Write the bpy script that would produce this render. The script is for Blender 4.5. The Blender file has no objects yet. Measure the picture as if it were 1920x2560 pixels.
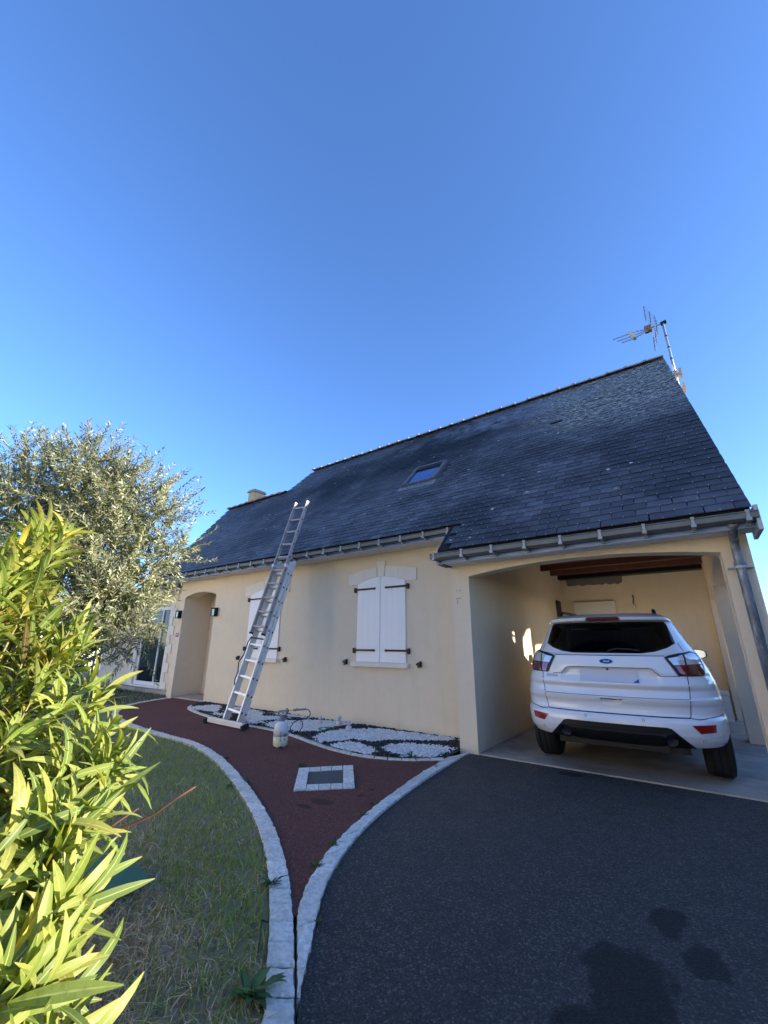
import bpy, bmesh, math, random
import numpy as np
from mathutils import Vector, Matrix
from mathutils.geometry import tessellate_polygon

R = math.radians
rnd = random.Random(7)
rng = np.random.default_rng(11)
sc = bpy.context.scene
col = sc.collection

# ------------------------------------------------------------------ camera
H = 1.2
yaw, pitch, roll = R(35.981), R(17.816), R(0.281)
fw = Vector((-math.sin(yaw)*math.cos(pitch), math.cos(yaw)*math.cos(pitch), math.sin(pitch)))
rt = Vector((math.cos(yaw), math.sin(yaw), 0)); up = rt.cross(fw)
r2 = math.cos(roll)*rt + math.sin(roll)*up; u2 = -math.sin(roll)*rt + math.cos(roll)*up
cd = bpy.data.cameras.new('camera'); cam = bpy.data.objects.new('camera', cd); col.objects.link(cam)
cam.matrix_world = Matrix(((r2.x, u2.x, -fw.x, 0), (r2.y, u2.y, -fw.y, 0), (r2.z, u2.z, -fw.z, H), (0, 0, 0, 1)))
cd.sensor_fit = 'HORIZONTAL'; cd.sensor_width = 36; cd.lens = 36*1029/1920
cd.clip_start = 0.05; cd.clip_end = 5000
sc.camera = cam

# ------------------------------------------------------------------ light
SUN_AZ, SUN_EL = R(70), R(12.0)          # azimuth from +Y towards +X
w = bpy.data.worlds.new('World'); sc.world = w; w.use_nodes = True
nt = w.node_tree; bg = nt.nodes['Background']
sky = nt.nodes.new('ShaderNodeTexSky'); sky.sky_type = 'NISHITA'; sky.sun_disc = False
sky.sun_elevation = SUN_EL; sky.sun_rotation = SUN_AZ
sky.altitude = 0; sky.air_density = 1.0; sky.dust_density = 0.45; sky.ozone_density = 5.8
tint = nt.nodes.new('ShaderNodeMix'); tint.data_type = 'RGBA'; tint.blend_type = 'MULTIPLY'; tint.inputs['Factor'].default_value = 1.0
tint.inputs['B'].default_value = (1.10, 0.965, 1.02, 1)          # white balance of the phone camera, the same over the whole sky
nt.links.new(sky.outputs[0], tint.inputs['A']); nt.links.new(tint.outputs['Result'], bg.inputs[0]); bg.inputs[1].default_value = 0.15
sd = bpy.data.lights.new('sun', 'SUN'); sd.energy = 4.6; sd.angle = R(0.5); sd.color = (1.0, 0.87, 0.66)
sun = bpy.data.objects.new('sun', sd); col.objects.link(sun)
sdir = Vector((math.sin(SUN_AZ)*math.cos(SUN_EL), math.cos(SUN_AZ)*math.cos(SUN_EL), math.sin(SUN_EL)))
sun.rotation_euler = sdir.to_track_quat('Z', 'Y').to_euler(); sun.location = (30, 10, 20)
vs = sc.view_settings
sc.display_settings.display_device = 'sRGB'
vs.view_transform = 'Standard'; vs.look = 'None'; vs.gamma = 1; vs.use_curve_mapping = False
vs.exposure = 1.66
sc.cycles.max_bounces = 7; sc.cycles.diffuse_bounces = 4; sc.cycles.glossy_bounces = 3
sc.cycles.transparent_max_bounces = 10; sc.cycles.transmission_bounces = 4
sc.cycles.caustics_reflective = False; sc.cycles.caustics_refractive = False
sc.cycles.use_denoising = True
sc.cycles.sample_clamp_indirect = 6

# ------------------------------------------------------------------ helpers
def tag(o, label=None, cat=None, group=None, kind=None):
    if label: o['label'] = label
    if cat: o['category'] = cat
    if group: o['group'] = group
    if kind: o['kind'] = kind
    return o

def empty(name, loc=(0, 0, 0), rz=0.0):
    o = bpy.data.objects.new(name, None); col.objects.link(o)
    o.location = loc; o.rotation_euler = (0, 0, rz); o.empty_display_size = 0.1
    return o

class MB:
    """collects geometry, then links it as ONE mesh object"""
    def __init__(s): s.v = []; s.f = []; s.uv = None; s.col = None
    def add(s, vs_, fs):
        b = len(s.v); s.v.extend([tuple(p) for p in vs_]); s.f.extend([tuple(b+i for i in f) for f in fs]); return s
    def box(s, x0, x1, y0, y1, z0, z1):
        return s.add([(x0,y0,z0),(x1,y0,z0),(x1,y1,z0),(x0,y1,z0),(x0,y0,z1),(x1,y0,z1),(x1,y1,z1),(x0,y1,z1)],
              [(0,3,2,1),(4,5,6,7),(0,1,5,4),(1,2,6,5),(2,3,7,6),(3,0,4,7)])
    def bar(s, p, q, a, b, upv=(0,0,1)):
        """rectangular bar from p to q, a across, b along upv-ish"""
        p = Vector(p); q = Vector(q); d = (q-p).normalized(); u = Vector(upv)
        sx = d.cross(u)
        if sx.length < 1e-4: sx = d.cross(Vector((1,0,0)))
        sx.normalize(); u = sx.cross(d).normalized()
        vv = []
        for e in (p, q):
            for i, j in ((-1,-1),(1,-1),(1,1),(-1,1)): vv.append(e + sx*(a/2*i) + u*(b/2*j))
        return s.add(vv, [(3,2,1,0),(4,5,6,7),(0,1,5,4),(1,2,6,5),(2,3,7,6),(3,0,4,7)])
    def tube(s, pts, rad, n=8, caps=True):
        pts = [Vector(p) for p in pts]; rads = rad if isinstance(rad, (list, tuple)) else [rad]*len(pts)
        b = len(s.v); prev = None
        for i, p in enumerate(pts):
            d = (pts[min(i+1, len(pts)-1)] - pts[max(i-1, 0)]).normalized()
            if prev is None:
                a = d.orthogonal().normalized()
            else:
                a = (prev - d*prev.dot(d)); a = a.normalized() if a.length > 1e-5 else d.orthogonal().normalized()
            prev = a; c = d.cross(a)
            for k in range(n):
                t = 2*math.pi*k/n
                s.v.append(tuple(p + (a*math.cos(t)+c*math.sin(t))*rads[i]))
        for i in range(len(pts)-1):
            for k in range(n):
                k2 = (k+1) % n
                s.f.append((b+i*n+k, b+i*n+k2, b+(i+1)*n+k2, b+(i+1)*n+k))
        if caps:
            s.f.append(tuple(b+k for k in range(n))[::-1]); e = b+(len(pts)-1)*n
            s.f.append(tuple(e+k for k in range(n)))
        return s
    def lathe(s, prof, n=20, c=(0, 0, 0)):
        b = len(s.v); m = len(prof)
        for r_, z in prof:
            for k in range(n):
                t = 2*math.pi*k/n; s.v.append((c[0]+r_*math.cos(t), c[1]+r_*math.sin(t), c[2]+z))
        for i in range(m-1):
            for k in range(n):
                k2 = (k+1) % n; s.f.append((b+i*n+k, b+i*n+k2, b+(i+1)*n+k2, b+(i+1)*n+k))
        s.f.append(tuple(b+k for k in range(n))[::-1]); s.f.append(tuple(b+(m-1)*n+k for k in range(n)))
        return s
    def prism(s, poly, d):
        """poly: list of 3D points (planar), extruded by vector d"""
        n = len(poly); d = Vector(d); a = [Vector(p) for p in poly]; b = [p+d for p in a]
        return s.add(a+b, [tuple(range(n))[::-1], tuple(range(n, 2*n))] + [(i, (i+1) % n, n+(i+1) % n, n+i) for i in range(n)])
    def build(s, name, mat, parent=None, smooth=False, bevel=0, fix=True, loc=None):
        me = bpy.data.meshes.new(name); me.from_pydata(s.v, [], s.f)
        if fix:
            bm = bmesh.new(); bm.from_mesh(me); bmesh.ops.recalc_face_normals(bm, faces=bm.faces)
            if bevel:
                es = [e for e in bm.edges if len(e.link_faces) == 2 and e.calc_face_angle(0) > 0.5]
                bmesh.ops.bevel(bm, geom=es, offset=bevel, segments=2, affect='EDGES', profile=0.6)
            bm.to_mesh(me); bm.free()
        if smooth: me.shade_smooth()
        if smooth == 'auto':
            me.shade_smooth(); me.set_sharp_from_angle(angle=R(40))
        o = bpy.data.objects.new(name, me); col.objects.link(o)
        if isinstance(mat, (list, tuple)):
            for m_ in mat: me.materials.append(m_)
        else: me.materials.append(mat)
        if parent: o.parent = parent
        if loc: o.location = loc
        return o

def np_mesh(name, V, F, mat, parent=None, smooth=False, color=None, uv=None):
    """V (n,3), F (m,k) numpy; color per vertex (n,3); uv per vertex (n,2)"""
    me = bpy.data.meshes.new(name); n = len(V); m, k = F.shape
    me.vertices.add(n); me.vertices.foreach_set('co', np.asarray(V, np.float32).ravel())
    me.loops.add(m*k); me.loops.foreach_set('vertex_index', F.astype(np.int32).ravel())
    me.polygons.add(m); me.polygons.foreach_set('loop_start', np.arange(0, m*k, k, dtype=np.int32))
    me.update(calc_edges=True); me.validate()
    if color is not None:
        at = me.color_attributes.new('Col', 'FLOAT_COLOR', 'POINT')
        c4 = np.ones((n, 4), np.float32); c4[:, :3] = color; at.data.foreach_set('color', c4.ravel())
    if uv is not None:
        ul = me.uv_layers.new(name='UVMap'); ul.data.foreach_set('uv', np.asarray(uv, np.float32)[F.ravel()].ravel())
    me.shade_smooth() if smooth else me.shade_flat()
    me.materials.append(mat)
    o = bpy.data.objects.new(name, me); col.objects.link(o)
    if parent: o.parent = parent
    return o

# ------------------------------------------------------------------ materials
class NT:
    def __init__(s, name):
        s.m = bpy.data.materials.new(name); s.m.use_nodes = True; s.t = s.m.node_tree
        s.b = s.t.nodes['Principled BSDF']; s.out = s.t.nodes['Material Output']
    def n(s, typ, **kw):
        q = s.t.nodes.new(typ)
        for k, v in kw.items():
            if k.startswith('i_'):
                key = k[2:]; key = int(key) if key.isdigit() else key.replace('_', ' ')
                q.inputs[key].default_value = v
            else: setattr(q, k, v)
        return q
    def l(s, a, b): s.t.links.new(a, b); return s
    def pos(s): return s.n('ShaderNodeNewGeometry').outputs['Position']
    def noise(s, scale, detail=4, rough=0.55, vec=None, dim='3D'):
        q = s.n('ShaderNodeTexNoise'); q.inputs['Scale'].default_value = scale; q.inputs['Detail'].default_value = detail
        q.inputs['Roughness'].default_value = rough
        s.l(vec if vec is not None else s.pos(), q.inputs['Vector']); return q.outputs['Fac']
    def ramp(s, fac, stops):
        q = s.n('ShaderNodeValToRGB'); e = q.color_ramp.elements
        while len(e) < len(stops): e.new(0.5)
        for i, (p, c) in enumerate(stops):
            e[i].position = p; e[i].color = (c[0], c[1], c[2], 1) if not isinstance(c, (int, float)) else (c, c, c, 1)
        s.l(fac, q.inputs[0]); return q.outputs[0]
    def mix(s, fac, a, b, mode='MIX'):
        q = s.n('ShaderNodeMix', data_type='RGBA', blend_type=mode)
        for sock, v in ((q.inputs['Factor'], fac), (q.inputs['A'], a), (q.inputs['B'], b)):
            if isinstance(v, (int, float)): sock.default_value = v
            elif isinstance(v, tuple): sock.default_value = (v[0], v[1], v[2], 1)
            else: s.l(v, sock)
        return q.outputs['Result']
    def math(s, op, a, b=None, clamp=False):
        q = s.n('ShaderNodeMath', operation=op, use_clamp=clamp)
        for i, v in enumerate((a, b)):
            if v is None: continue
            if isinstance(v, (int, float)): q.inputs[i].default_value = v
            else: s.l(v, q.inputs[i])
        return q.outputs[0]
    def bump(s, h, strength=0.3, dist=0.01):
        q = s.n('ShaderNodeBump'); q.inputs['Strength'].default_value = strength; q.inputs['Distance'].default_value = dist
        s.l(h, q.inputs['Height']); s.l(q.outputs[0], s.b.inputs['Normal']); return s
    def base(s, c):
        if isinstance(c, tuple): s.b.inputs['Base Color'].default_value = (c[0], c[1], c[2], 1)
        else: s.l(c, s.b.inputs['Base Color'])
        return s
    def set(s, **kw):
        for k, v in kw.items(): s.b.inputs[k.replace('_', ' ')].default_value = v
        return s

def simple(name, c, rough=0.6, metal=0.0, var=0.0, scale=8, **kw):
    q = NT(name)
    if var:
        f = q.noise(scale, 5)
        q.base(q.mix(f, tuple(x*(1-var) for x in c), tuple(min(1, x*(1+var)) for x in c)))
    else: q.base(c)
    q.set(Roughness=rough, Metallic=metal, **kw)
    return q.m

def spot(q, pos_sep, cx, cy, rx, ry, soft_noise, amt=0.5, plane='XY'):
    """irregular round mask in world coordinates"""
    a = q.math('DIVIDE', q.math('SUBTRACT', pos_sep.outputs[plane[0]], cx), rx)
    b = q.math('DIVIDE', q.math('SUBTRACT', pos_sep.outputs[plane[1]], cy), ry)
    r_ = q.math('SQRT', q.math('ADD', q.math('MULTIPLY', a, a), q.math('MULTIPLY', b, b)))
    return q.math('SUBTRACT', 1.0, q.math('ADD', r_, q.math('MULTIPLY', q.math('SUBTRACT', soft_noise, 0.5), amt)))

M = {}
def mk_wall(name, c):
    q = NT(name)
    big = q.noise(0.9, 6, 0.6); mid = q.noise(7, 5, 0.6); fine = q.noise(260, 3, 0.6)
    cc = q.mix(big, tuple(x*0.93 for x in c), tuple(min(1, x*1.05) for x in c))
    cc = q.mix(q.ramp(mid, [(0.35, 0.0), (0.75, 0.35)]), cc, tuple(x*0.86 for x in c))
    # splash dirt near the ground, with an uneven upper edge
    sp = q.n('ShaderNodeSeparateXYZ'); q.l(q.pos(), sp.inputs[0])
    low = q.math('SUBTRACT', 0.55, q.math('ADD', q.math('MULTIPLY', sp.outputs['Z'], 2.2), q.math('MULTIPLY', q.noise(2.3, 5), 0.55)))
    cc = q.mix(q.math('MULTIPLY', low, 0.9, True), cc, (c[0]*0.62, c[1]*0.60, c[2]*0.60))
    # vertical rain streaks
    mp = q.n('ShaderNodeMapping'); mp.inputs['Scale'].default_value = (6, 6, 0.35); q.l(q.pos(), mp.inputs[0])
    st = q.noise(1.6, 4, 0.6, mp.outputs[0])
    cc = q.mix(q.ramp(st, [(0.55, 0.0), (0.8, 0.2)]), cc, (c[0]*0.72, c[1]*0.72, c[2]*0.74))
    q.base(cc).set(Roughness=0.95); q.b.inputs['Specular IOR Level'].default_value = 0.2
    q.bump(q.math('ADD', fine, q.math('MULTIPLY', q.noise(70, 2), 0.6)), 0.75, 0.004)
    return q.m
M['wall'] = mk_wall('cream_render', (0.82, 0.71, 0.545))
M['stone'] = mk_wall('pale_stone', (0.88, 0.82, 0.73))

q = NT('slate'); sp = q.n('ShaderNodeSeparateXYZ'); q.l(q.pos(), sp.inputs[0])
at = q.n('ShaderNodeAttribute', attribute_name='Col')
big = q.noise(0.8, 6, 0.62); med = q.noise(5, 6, 0.65); fin = q.noise(45, 4, 0.6)
cc = q.mix(at.outputs['Fac'], (0.062, 0.067, 0.080), (0.118, 0.127, 0.150))
cc = q.mix(q.ramp(big, [(0.42, 0.0), (0.60, 0.8)]), cc, (0.026, 0.028, 0.031))
dk = q.math('MAXIMUM', spot(q, sp, -4.1, 7.9, 1.3, 1.25, q.noise(1.8, 6), 1.7), q.math('MULTIPLY', spot(q, sp, -6.6, 7.4, 2.6, 1.2, q.noise(1.1, 6), 2.2), 0.6))
cc = q.mix(q.math('MULTIPLY', dk, 2.2, True), cc, (0.010, 0.011, 0.011))
lt = spot(q, sp, -0.4, 8.1, 2.0, 1.7, q.noise(1.2, 5), 0.9)
cc = q.mix(q.math('MULTIPLY', q.math('MULTIPLY', lt, 1.3, True), q.math('MULTIPLY', q.ramp(q.noise(4, 6, 0.7), [(0.35, 0.0), (0.65, 1.0)]), 0.6)), cc, (0.20, 0.22, 0.22))
lich = q.math('MULTIPLY', q.math('MULTIPLY', lt, 2.0, True), q.ramp(q.noise(13, 6, 0.7), [(0.45, 0.0), (0.62, 1.0)]))
cc = q.mix(q.math('MULTIPLY', lich, 1.0), cc, (0.40, 0.41, 0.35))
lt2 = spot(q, sp, -2.8, 8.4, 2.6, 0.6, q.noise(1.6, 5), 1.2)
cc = q.mix(q.math('MULTIPLY', q.math('MULTIPLY', lt2, 1.4, True), q.math('MULTIPLY', q.ramp(med, [(0.35, 0.0), (0.6, 1.0)]), 0.8)), cc, (0.20, 0.24, 0.30))
lt3 = spot(q, sp, -11.2, 6.9, 1.6, 1.1, q.noise(1.3, 5), 1.3)
cc = q.mix(q.math('MULTIPLY', q.math('MULTIPLY', lt3, 1.2, True), q.math('MULTIPLY', q.ramp(med, [(0.4, 0.0), (0.62, 1.0)]), 0.4)), cc, (0.22, 0.24, 0.27))
# sparse lichen dots
vo = q.n('ShaderNodeTexVoronoi', feature='F1'); vo.inputs['Scale'].default_value = 4.6; q.l(q.pos(), vo.inputs['Vector'])
dots = q.math('MULTIPLY', q.ramp(q.math('ADD', vo.outputs['Distance'], q.math('MULTIPLY', q.noise(40, 3), 0.08)), [(0.13, 1.0), (0.16, 0.0)]), q.ramp(vo.outputs['Color'], [(0.40, 0.0), (0.44, 1.0)]))
cc = q.mix(q.math('MULTIPLY', dots, q.ramp(q.noise(0.9, 3), [(0.40, 0.0), (0.5, 0.9)])), cc, (0.55, 0.57, 0.54))
ms = q.math('MULTIPLY', q.ramp(q.noise(11, 5, 0.6), [(0.68, 0.0), (0.74, 0.8)]), q.ramp(q.noise(0.7, 2), [(0.46, 0.0), (0.56, 1.0)]))
cc = q.mix(ms, cc, (0.05, 0.06, 0.02))
q.base(cc).set(Roughness=0.55); q.b.inputs['Specular IOR Level'].default_value = 0.32
q.bump(q.math('ADD', med, q.math('MULTIPLY', fin, 0.35)), 0.35, 0.006)
M['slate'] = q.m

q = NT('zinc'); f = q.noise(9, 6, 0.65)
q.base(q.mix(f, (0.32, 0.36, 0.42), (0.47, 0.52, 0.58))).set(Metallic=0.25, Roughness=0.5); q.bump(f, 0.08, 0.01); M['zinc'] = q.m
q = NT('weathered_gutter'); f = q.noise(7, 6, 0.7); g = q.noise(28, 4)
q.base(q.mix(q.ramp(f, [(0.4, 0.0), (0.62, 1.0)]), (0.17, 0.19, 0.20), q.mix(g, (0.085, 0.097, 0.082), (0.20, 0.215, 0.205)))).set(Roughness=0.6, Metallic=0.1); M['gutter'] = q.m
q = NT('galvanised_pipe'); mp = q.n('ShaderNodeMapping'); mp.inputs['Scale'].default_value = (1, 1, 0.35); q.l(q.pos(), mp.inputs[0])
f = q.noise(16, 5, 0.7, mp.outputs[0]); q.base(q.ramp(f, [(0.35, (0.10, 0.12, 0.16)), (0.55, (0.22, 0.25, 0.30)), (0.68, (0.48, 0.50, 0.53))])).set(Metallic=0.35, Roughness=0.45); M['pipe'] = q.m
M['fascia'] = simple('pvc_fascia', (0.27, 0.40, 0.74), 0.4, var=0.06, scale=3)
M['bracket'] = simple('gutter_bracket_zinc', (0.33, 0.36, 0.385), 0.5, 0.2, var=0.15, scale=20)
M['pvc'] = simple('white_pvc', (0.80, 0.79, 0.77), 0.45, var=0.04, scale=2)
M['soffit'] = simple('soffit_board', (0.66, 0.62, 0.56), 0.55, var=0.08, scale=4)
M['shutter'] = simple('white_shutter', (0.90, 0.90, 0.91), 0.4, var=0.03, scale=3)
M['black_iron'] = simple('black_iron', (0.012, 0.012, 0.014), 0.45, 0.3)
M['tile'] = simple('ridge_tile_clay', (0.34, 0.275, 0.235), 0.85, var=0.35, scale=9)
M['tile_red'] = simple('ridge_tile_red', (0.36, 0.15, 0.09), 0.85, var=0.3, scale=9)
M['mortar'] = simple('ridge_mortar', (0.34, 0.33, 0.30), 0.9, var=0.25, scale=20)
M['joist'] = simple('stained_joist', (0.13, 0.05, 0.038), 0.65, var=0.35, scale=6)
M['board_dark'] = simple('attic_board', (0.10, 0.06, 0.045), 0.8, var=0.3, scale=5)
M['alu'] = simple('aluminium', (0.76, 0.765, 0.76), 0.4, 0.4, var=0.1, scale=12)
M['alu_dull'] = simple('brown_grey_aluminium', (0.37, 0.335, 0.315), 0.5, 0.3, var=0.22, scale=14)  # darker brown-grey metal for the upper ladder section
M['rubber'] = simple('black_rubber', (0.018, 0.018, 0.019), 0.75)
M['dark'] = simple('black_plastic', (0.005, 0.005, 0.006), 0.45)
M['steel'] = simple('mast_steel', (0.42, 0.45, 0.50), 0.4, 0.6, var=0.15, scale=15)
M['cream_plastic'] = simple('cream_plastic', (0.62, 0.58, 0.44), 0.5)
M['rust_box'] = simple('rusty_housing', (0.26, 0.14, 0.08), 0.7, var=0.3, scale=30)

q = NT('asphalt'); sp = q.n('ShaderNodeSeparateXYZ'); q.l(q.pos(), sp.inputs[0])
n1 = q.noise(105, 5, 0.75); n2 = q.noise(60, 4, 0.6); n3 = q.noise(0.8, 5); n5 = q.noise(6, 5, 0.6)
va = q.n('ShaderNodeTexVoronoi'); va.inputs['Scale'].default_value = 115; q.l(q.pos(), va.inputs['Vector'])
gr = q.n('ShaderNodeSeparateColor'); q.l(va.outputs['Color'], gr.inputs[0])
cc = q.ramp(gr.outputs[0], [(0.0, (0.046, 0.042, 0.037)), (0.45, (0.078, 0.071, 0.062)), (0.8, (0.11, 0.10, 0.088)), (1.0, (0.23, 0.212, 0.19))])
cc = q.mix(q.ramp(n1, [(0.40, 0.6), (0.56, 0.0)]), cc, (0.010, 0.0095, 0.009))
cc = q.mix(q.ramp(n3, [(0.35, 0.0), (0.7, 0.45)]), cc, q.mix(n1, (0.045, 0.042, 0.039), (0.095, 0.09, 0.083)))
cc = q.mix(q.ramp(n5, [(0.45, 0.0), (0.7, 0.3)]), cc, (0.02, 0.019, 0.018))
vo = q.n('ShaderNodeTexVoronoi'); vo.inputs['Scale'].default_value = 62; q.l(q.pos(), vo.inputs['Vector'])
cc = q.mix(q.math('MULTIPLY', q.ramp(vo.outputs['Color'], [(0.88, 0.0), (0.9, 1.0)]), q.ramp(vo.outputs['Distance'], [(0.2, 0.55), (0.32, 0.0)])), cc, (0.30, 0.30, 0.31))
ns = q.math('ADD', q.math('MULTIPLY', q.noise(3.2, 4, 0.6), 0.6), q.math('MULTIPLY', q.noise(13, 6, 0.7), 0.4))
wet = None
for (cx, cy, rx, ry) in ((-0.43, 2.14, 0.17, 0.28), (-0.40, 1.86, 0.24, 0.22), (-0.33, 2.70, 0.09, 0.13), (-0.20, 2.48, 0.085, 0.11), (-1.23, 4.85, 0.12, 0.075), (-0.52, 2.32, 0.08, 0.10)):
    s_ = spot(q, sp, cx, cy, rx, ry, ns, 3.4)
    wet = s_ if wet is None else q.math('MAXIMUM', wet, s_)
wetm = q.math('MULTIPLY', wet, 3.4, True)
cc = q.mix(q.math('MULTIPLY', wetm, 0.82), cc, (0.006, 0.006, 0.006))
q.base(cc).set(Roughness=0.78); q.b.inputs['Specular IOR Level'].default_value = 0.45
q.bump(q.math('ADD', n1, q.math('MULTIPLY', va.outputs['Distance'], -1.2)), 1.0, 0.010); M['asphalt'] = q.m

q = NT('red_asphalt'); sp = q.n('ShaderNodeSeparateXYZ'); q.l(q.pos(), sp.inputs[0])
n1 = q.noise(360, 4, 0.7); n3 = q.noise(1.3, 5); ns = q.noise(9, 5, 0.6)
va = q.n('ShaderNodeTexVoronoi'); va.inputs['Scale'].default_value = 140; q.l(q.pos(), va.inputs['Vector'])
gr = q.n('ShaderNodeSeparateColor'); q.l(va.outputs['Color'], gr.inputs[0])
cc = q.ramp(gr.outputs[0], [(0.0, (0.125, 0.040, 0.029)), (0.5, (0.195, 0.066, 0.049)), (0.85, (0.24, 0.092, 0.07)), (1.0, (0.28, 0.14, 0.115))])
cc = q.mix(q.ramp(n3, [(0.35, 0.0), (0.7, 0.4)]), cc, (0.10, 0.044, 0.043))
st = None
for (cx, cy, rx, ry) in ((-2.66, 2.83, 0.13, 0.07), (-2.5, 3.12, 0.03, 0.05), (-2.52, 3.3, 0.04, 0.03), (-2.7, 2.68, 0.1, 0.04)):
    s_ = spot(q, sp, cx, cy, rx, ry, ns, 1.6); st = s_ if st is None else q.math('MAXIMUM', st, s_)
cc = q.mix(q.math('MULTIPLY', q.math('MULTIPLY', st, 3, True), 0.6), cc, (0.025, 0.010, 0.012))
q.base(cc).set(Roughness=0.85); q.b.inputs['Specular IOR Level'].default_value = 0.3
q.bump(q.math('ADD', n1, q.math('MULTIPLY', va.outputs['Distance'], -1.0)), 1.0, 0.008); M['red_asphalt'] = q.m

q = NT('concrete'); n1 = q.noise(3, 6, 0.65); n2 = q.noise(90, 4); mp = q.n('ShaderNodeMapping'); mp.inputs['Scale'].default_value = (1.2, 5, 1); q.l(q.pos(), mp.inputs[0])
n4 = q.noise(2.2, 5, 0.65, mp.outputs[0])
cc = q.mix(n1, (0.33, 0.29, 0.24), (0.52, 0.47, 0.40)); cc = q.mix(q.ramp(q.noise(1.1, 6, 0.7), [(0.45, 0.0), (0.62, 0.7)]), cc, (0.15, 0.135, 0.115)); cc = q.mix(q.ramp(n4, [(0.5, 0.0), (0.68, 0.35)]), cc, (0.17, 0.15, 0.13)); cc = q.mix(q.ramp(n2, [(0.35, 0.0), (0.7, 0.3)]), cc, (0.45, 0.43, 0.40))
q.base(cc).set(Roughness=0.8); q.bump(q.math('ADD', n2, n1), 0.3, 0.004); M['concrete'] = q.m

q = NT('paver_stone'); n1 = q.noise(38, 5, 0.7); n2 = q.noise(160, 3); n3 = q.noise(2.5, 4); oi = q.n('ShaderNodeObjectInfo')
cc = q.mix(oi.outputs['Random'], (0.76, 0.71, 0.61), (0.93, 0.885, 0.78)); cc = q.mix(q.ramp(n1, [(0.40, 0.55), (0.6, 0.0)]), cc, (0.40, 0.38, 0.34)); cc = q.mix(q.ramp(n3, [(0.5, 0.0), (0.7, 0.4)]), cc, (0.55, 0.50, 0.40))
q.base(cc).set(Roughness=0.9); q.bump(q.math('ADD', n1, q.math('MULTIPLY', n2, 0.5)), 0.8, 0.006); M['paver'] = q.m
M['joint'] = simple('joint_sand', (0.09, 0.08, 0.062), 0.95, var=0.3, scale=60)

def mk_attr(name, rough, trans=0.0, spec=0.4, trc=None):
    q = NT(name); at = q.n('ShaderNodeAttribute', attribute_name='Col'); q.base(at.outputs['Color']).set(Roughness=rough)
    q.b.inputs['Specular IOR Level'].default_value = spec
    if trans:
        tr = q.n('ShaderNodeBsdfTranslucent'); mx = q.n('ShaderNodeMixShader'); mx.inputs[0].default_value = trans
        tint = q.mix(1.0, at.outputs['Color'], trc or (2.6, 2.3, 0.9), 'MULTIPLY')
        q.l(tint, tr.inputs[0]); q.l(q.b.outputs[0], mx.inputs[1]); q.l(tr.outputs[0], mx.inputs[2]); q.l(mx.outputs[0], q.out.inputs[0])
    return q.m
M['grass'] = mk_attr('grass_blades', 0.7, 0.25, 0.2, (1.6, 1.5, 0.8))
M['pebble'] = mk_attr('pebbles', 0.85, 0, 0.25)
M['olive_leaf'] = mk_attr('olive_leaf', 0.55, 0.22, 0.4, (1.5, 1.45, 0.7))
M['leafy'] = mk_attr('hedge_leaf', 0.55, 0.3, 0.35)
M['weed'] = mk_attr('weed_leaf', 0.6, 0.25, 0.3, (1.5, 1.6, 0.7))
q = NT('soil'); n1 = q.noise(30, 6, 0.7); q.base(q.mix(n1, (0.22, 0.185, 0.12), (0.38, 0.32, 0.22))).set(Roughness=0.95); q.bump(n1, 0.6, 0.02); M['soil'] = q.m
q = NT('meadow'); n1 = q.noise(3, 6, 0.7); q.base(q.mix(n1, (0.05, 0.07, 0.022), (0.11, 0.12, 0.05))).set(Roughness=0.95); M['meadow'] = q.m
q = NT('bark'); n1 = q.noise(22, 6, 0.7); q.base(q.mix(n1, (0.09, 0.08, 0.065), (0.24, 0.22, 0.18))).set(Roughness=0.9); q.bump(n1, 0.7, 0.02); M['bark'] = q.m
M['stem'] = simple('oleander_stem', (0.20, 0.17, 0.06), 0.6, var=0.3, scale=30)
M['twig_red'] = simple('red_shoot', (0.22, 0.085, 0.065), 0.5, var=0.3, scale=30)

q = NT('oleander_leaf'); uvn = q.n('ShaderNodeUVMap'); sep = q.n('ShaderNodeSeparateXYZ'); q.l(uvn.outputs[0], sep.inputs[0])
at = q.n('ShaderNodeAttribute', attribute_name='Col')
ax = q.math('ABSOLUTE', q.math('SUBTRACT', sep.outputs['X'], 0.5))
rib = q.ramp(ax, [(0.035, 1.0), (0.075, 0.0)])
mp = q.n('ShaderNodeMapping'); mp.inputs['Scale'].default_value = (3, 60, 1); q.l(uvn.outputs[0], mp.inputs[0])
vein = q.noise(1.4, 2, 0.5, mp.outputs[0])
cc = q.mix(q.ramp(vein, [(0.4, 0.0), (0.7, 0.35)]), at.outputs['Color'], (0.16, 0.22, 0.05))
cc = q.mix(q.math('MULTIPLY', rib, 0.75), cc, (0.42, 0.46, 0.17))
blot = q.noise(38, 5, 0.65)
cc = q.mix(q.ramp(blot, [(0.56, 0.0), (0.7, 0.5)]), cc, (0.075, 0.12, 0.03))
tipm = q.math('MULTIPLY', q.ramp(sep.outputs['Y'], [(0.93, 0.0), (0.99, 0.8)]), q.ramp(q.noise(9, 2), [(0.5, 0.0), (0.58, 1.0)]))
cc = q.mix(tipm, cc, (0.20, 0.11, 0.04))
q.base(cc).set(Roughness=0.5); q.b.inputs['Specular IOR Level'].default_value = 0.4
tr = q.n('ShaderNodeBsdfTranslucent'); mx = q.n('ShaderNodeMixShader'); mx.inputs[0].default_value = 0.33
q.l(q.mix(1.0, cc, (2.4, 2.1, 0.6), 'MULTIPLY'), tr.inputs[0]); q.l(q.b.outputs[0], mx.inputs[1]); q.l(tr.outputs[0], mx.inputs[2]); q.l(mx.outputs[0], q.out.inputs[0])
M['oleander'] = q.m

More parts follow.
